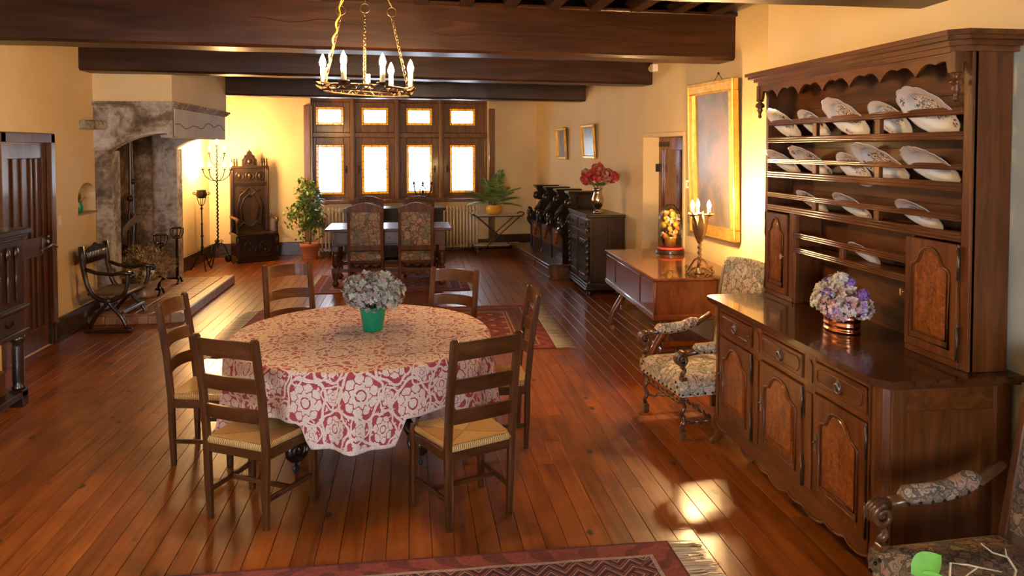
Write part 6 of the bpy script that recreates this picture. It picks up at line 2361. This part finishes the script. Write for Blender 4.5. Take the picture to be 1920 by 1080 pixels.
MB().bar((-.15, -.285, .22), (-.15, .285, .22), .025, .03, b=.004).bar((.15, -.285, .22), (.15, .285, .22), .025, .03, b=.004).bar((0, -.285, .35), (0, .285, .35), .03, .03, b=.004).build('stretcher', M['darkwood'], cu)
bk = MB()
crest = [(-.27, .74), (.27, .74), (.27, .90), (.20, .885), (.12, .92), (.05, .93), (0, .955), (-.05, .93), (-.12, .92), (-.20, .885), (-.27, .90)]
bk.prism(crest, 'yz', -.265, -.245)
for k in range(13):
    yy = -.23 + .46 * k / 12
    bk.tube([(-.24, yy * .85, .755), (-.243, yy, .865)], .011, 6)
bk.build('carved_back', M['darkwood'], cu)

# ------------------------------------------------------------------ cabinet cut by the left edge of the picture
lc = thing('court_cupboard', 'dark carved court cupboard on column legs at the left edge', 'cupboard', (LX, 5.62, 0))
# local: x from wall (0) to front (.68), y along
FX = .67
MB().box(.0, FX - .02, -.70, .70, .60, 1.34).build('carcass', M['darkwood'], lc)
MB().box(.0, FX + .03, -.76, .76, 1.34, 1.385, .008).box(.0, FX + .01, -.74, .74, 1.32, 1.34, .004).build('top', M['darkwood'], lc)
MB().box(0, FX + .01, -.73, .73, .56, .60, .006).box(0, FX + .02, -.74, .74, .76, .785, .006).build('moulding', M['darkwood'], lc)
for k in range(3):
    y0 = -.66 + k * .45
    d_ = MB().box(FX - .02, FX - .005, y0, y0 + .42, .80, 1.30, .004).build('cabinet_door', M['darkwood'], lc)
    m = MB()
    for f in (.06, .18, .30):
        m.box(FX - .005, FX + .012, y0 + f, y0 + f + .03, .84, 1.26, .005)
        m.ell((FX + .005, y0 + f + .015, 1.20), (.015, .03, .05)).ell((FX + .005, y0 + f + .015, .98), (.012, .022, .10))
    m.build('carving', M['darkwood'], d_)
    dw2 = MB().box(FX - .02, FX - .003, y0, y0 + .42, .61, .75, .004).build('drawer', M['darkwood'], lc)
    MB().tube([(FX + .004, y0 + .21 + .05 * math.cos(a), .69 + .035 * math.sin(a)) for a in [PI + PI * i / 8 for i in range(9)]], .006, 6).ell((FX, y0 + .16, .69), .012).ell((FX, y0 + .26, .69), .012).build('handle', M['iron'], dw2)
for yy in (-.66, .66):
    for xx in (.06, FX - .05):
        MB().box(xx - .05, xx + .05, yy - .05, yy + .05, .0, .13, .006).lathe([(.045, .13), (.05, .15), (.038, .165), (.043, .20), (.043, .46), (.038, .49), (.052, .51), (.052, .53), (.045, .56)], 16, (xx, yy, 0)).build('column_leg', M['darkwood'], lc)
MB().box(.02, FX - .0, -.70, .70, .07, .12, .006).build('base_board', M['darkwood'], lc)
bx_ = tag(MB().box(-.12, .12, -.28, .28, 0, .16, .008).box(-.125, .125, -.285, .285, .16, .185, .006).build('wooden_box', M['deskwood'], loc=(LX + .46, 5.90, .12)), 'low wooden box on the bottom shelf of the court cupboard', 'box')

# ------------------------------------------------------------------ chandelier
cd = thing('chandelier', 'wrought iron ring chandelier on three chains with candle bulbs', 'chandelier', (-.285, 5.10, 0))
CZ, CR = 2.395, .285
tiltz = lambda x_, y_: -.05 * x_
rg = MB()
rr = random.Random(6)
for dz, rad, r_ in ((0, CR, .009), (-.03, CR * .97, .007)):
    rg.tube([(rad * math.cos(a), rad * math.sin(a), CZ + dz + tiltz(rad * math.cos(a), 0)) for a in [2 * PI * i / 40 for i in range(40)]], r_, 6, closed=True)
rg.build('ring', M['rustiron'], cd)
vn = MB()
for k in range(20):
    a0 = 2 * PI * k / 20
    pts = []
    for i in range(9):
        a = a0 + i * .055
        rad = CR + .012 * math.sin(i * 1.6 + k)
        pts.append((rad * math.cos(a), rad * math.sin(a), CZ - .015 + .020 * math.sin(i * 1.1 + k * 2) + tiltz(rad * math.cos(a), 0)))
    vn.tube(pts, .0055, 5)
    for q in (2, 6):
        p = Vector(pts[q])
        o_ = Vector((math.cos(a0), math.sin(a0), rr.uniform(-.6, .9))).normalized()
        s_ = o_.orthogonal().normalized() * .012
        vn.add([p, p + o_ * .02 + s_, p + o_ * .045, p + o_ * .02 - s_], [(0, 1, 2, 3)])
vn.build('twined_vine', M['rustiron'], cd)
sp_ = MB()
for a in (30, 150, 270):
    c, s = math.cos(R(a)), math.sin(R(a))
    sp_.tube([(c * CR, s * CR, CZ + tiltz(c * CR, 0)), (0, 0, CZ - .01)], .005, 5)
sp_.build('spoke', M['rustiron'], cd)
angs = (180, 243, 293, 0, 58, 92)
for k, a in enumerate(angs):
    # camera looks along +y: angles 180..360 are the near side
    c, s = CR * math.cos(R(a)), CR * math.sin(R(a))
    zz = CZ + tiltz(c, s) + .012
    pn_ = MB().lathe([(.008, -.01), (.030, .004), (.040, .012), (.026, .010), (.012, .008)], 12, (c, s, zz))
    po = pn_.build('drip_pan', M['rustiron'], cd)
    MB().lathe([(.0165, .0), (.0165, .10), (0, .101)], 12, (c, s, zz + .008)).build('candle_sleeve', M['candle'], po)
    if k != 5:
        MB().lathe([(.010, .10), (.019, .116), (.021, .134), (.013, .162), (0, .188)], 10, (c, s, zz + .008)).build('bulb', M['bulb_ch'], po)
TOP = Vector((.0, .0, 3.28))


def chain(p, q, n):
    m = MB()
    p = Vector(p); q = Vector(q)
    d = (q - p) / n
    dn = d.normalized()
    a = dn.orthogonal().normalized()
    b = dn.cross(a)
    for i in range(n):
        c = p + d * (i + .5)
        u = a if i % 2 else b
        ring_ = []
        for j in range(10):
            t = 2 * PI * j / 10
            ring_.append(c + dn * math.cos(t) * d.length * .68 + u * math.sin(t) * .0095)
        m.tube(ring_, .0028, 4, closed=True)
    return m


for k, a in enumerate((205, 270, 340)):
    c, s = CR * math.cos(R(a)), CR * math.sin(R(a))
    bot = Vector((c, s, CZ + tiltz(c, s) + .01))
    top = Vector((c * .62, s * .62, 2.86))
    co_ = chain(bot, top, 22).build('chain', M['rustiron'], cd)
    MB().tube([(top.x + .03 * math.cos(t), top.y, top.z + .03 + .03 * math.sin(t)) for t in [2 * PI * i / 16 for i in range(16)]], .004, 5, closed=True).tube([(top.x, top.y, top.z + .06), (TOP.x, TOP.y, TOP.z)], .004, 5).build('ring_link', M['rustiron'], co_)
    if k == 0:
        pts = []
        for i in range(30):
            t = i / 29
            p = bot.lerp(top + Vector((0, 0, .05)), t)
            pts.append(p + Vector((.008 * math.sin(t * 30), .010 * math.cos(t * 26) - .008, 0)))
        pts += [tuple((top + Vector((0, -.01, .1))).lerp(TOP, t)) for t in (.1, .4, .7, 1)]
        MB().tube(pts, .0055, 6).build('power_cable', M['cable'], co_)
MB().lathe([(.05, 3.25), (.06, 3.27), (.06, 3.285), (0, 3.285)], 14).tube([(0, 0, 3.2), (0, 0, 3.42)], .008, 6).build('ceiling_hook', M['iron'], cd)

# ------------------------------------------------------------------ plant at the lower right edge, nearest the camera
np_ = thing('foreground_plant', 'leafy sprig with bare pale twigs at the lower right corner', 'plant', (1.52, 1.97, 0))
MB().lathe([(.10, 0), (.13, .02), (.16, .30), (.17, .32), (.17, .35), (.155, .35), (.15, .30), (0, .29)], 22).build('pot', M['terracotta'], np_)


def leaf(mb, p, d, n_, L, w):
    p = Vector(p); d = Vector(d).normalized(); n_ = Vector(n_).normalized()
    s = d.cross(n_).normalized()
    N = 8
    vs = []
    for i in range(N + 1):
        t = i / N
        ww = w * math.sin(PI * t ** .8) ** .9 if 0 < t < 1 else 0.0005
        c = p + d * L * t - n_ * .10 * L * t * t
        vs += [c - s * ww + n_ * ww * .25, c, c + s * ww + n_ * ww * .25]
    fs = []
    for i in range(N):
        for j in range(2):
            fs.append((i * 3 + j, i * 3 + j + 1, (i + 1) * 3 + j + 1, (i + 1) * 3 + j))
    mb.add(vs, fs, True)


MB().tube([(0, 0, .3), (-.05, .02, .50), (-.06, .02, .66), (-.075, .03, .755)], [.008, .007, .005, .004], 7).build('stem', M['stem'], np_)
for p, d, L, w in (((-.075, .03, .755), (.95, .15, .32), .125, .036), ((-.07, .02, .725), (.8, -.2, .25), .10, .030), ((-.065, .02, .69), (-.8, .2, .1), .10, .03), ((-.06, .02, .62), (.5, .4, .0), .11, .03)):
    m = MB()
    leaf(m, p, d, (0, -.75, .66), L, w)
    m.build('leaf', M['brightleaf'], np_)
O_ = Vector((1.52, 1.97, 0))


def twig(name, pts, rs):
    MB().tube([Vector(p) - O_ for p in pts], rs, 6).build(name, M['twig'], np_)


twig('twig', [(1.53, 1.97, .30), (1.58, 2.02, .60), (1.609, 2.05, .749), (1.668, 2.05, .738), (1.70, 2.05, .729), (1.781, 2.05, .708)], [.004, .004, .0035, .0035, .003, .002])
twig('twig', [(1.751, 2.1, .772), (1.792, 2.1, .740), (1.843, 2.1, .723), (1.874, 2.1, .678), (1.866, 2.1, .640), (1.75, 2.05, .50), (1.55, 1.98, .30)], [.002, .003, .0035, .004, .004, .004, .005])
twig('twig', [(1.835, 2.1, .750), (1.841, 2.1, .722)], [.0015, .003])
twig('twig', [(1.655, 2.05, .70), (1.70, 2.05, .729)], [.002, .003])
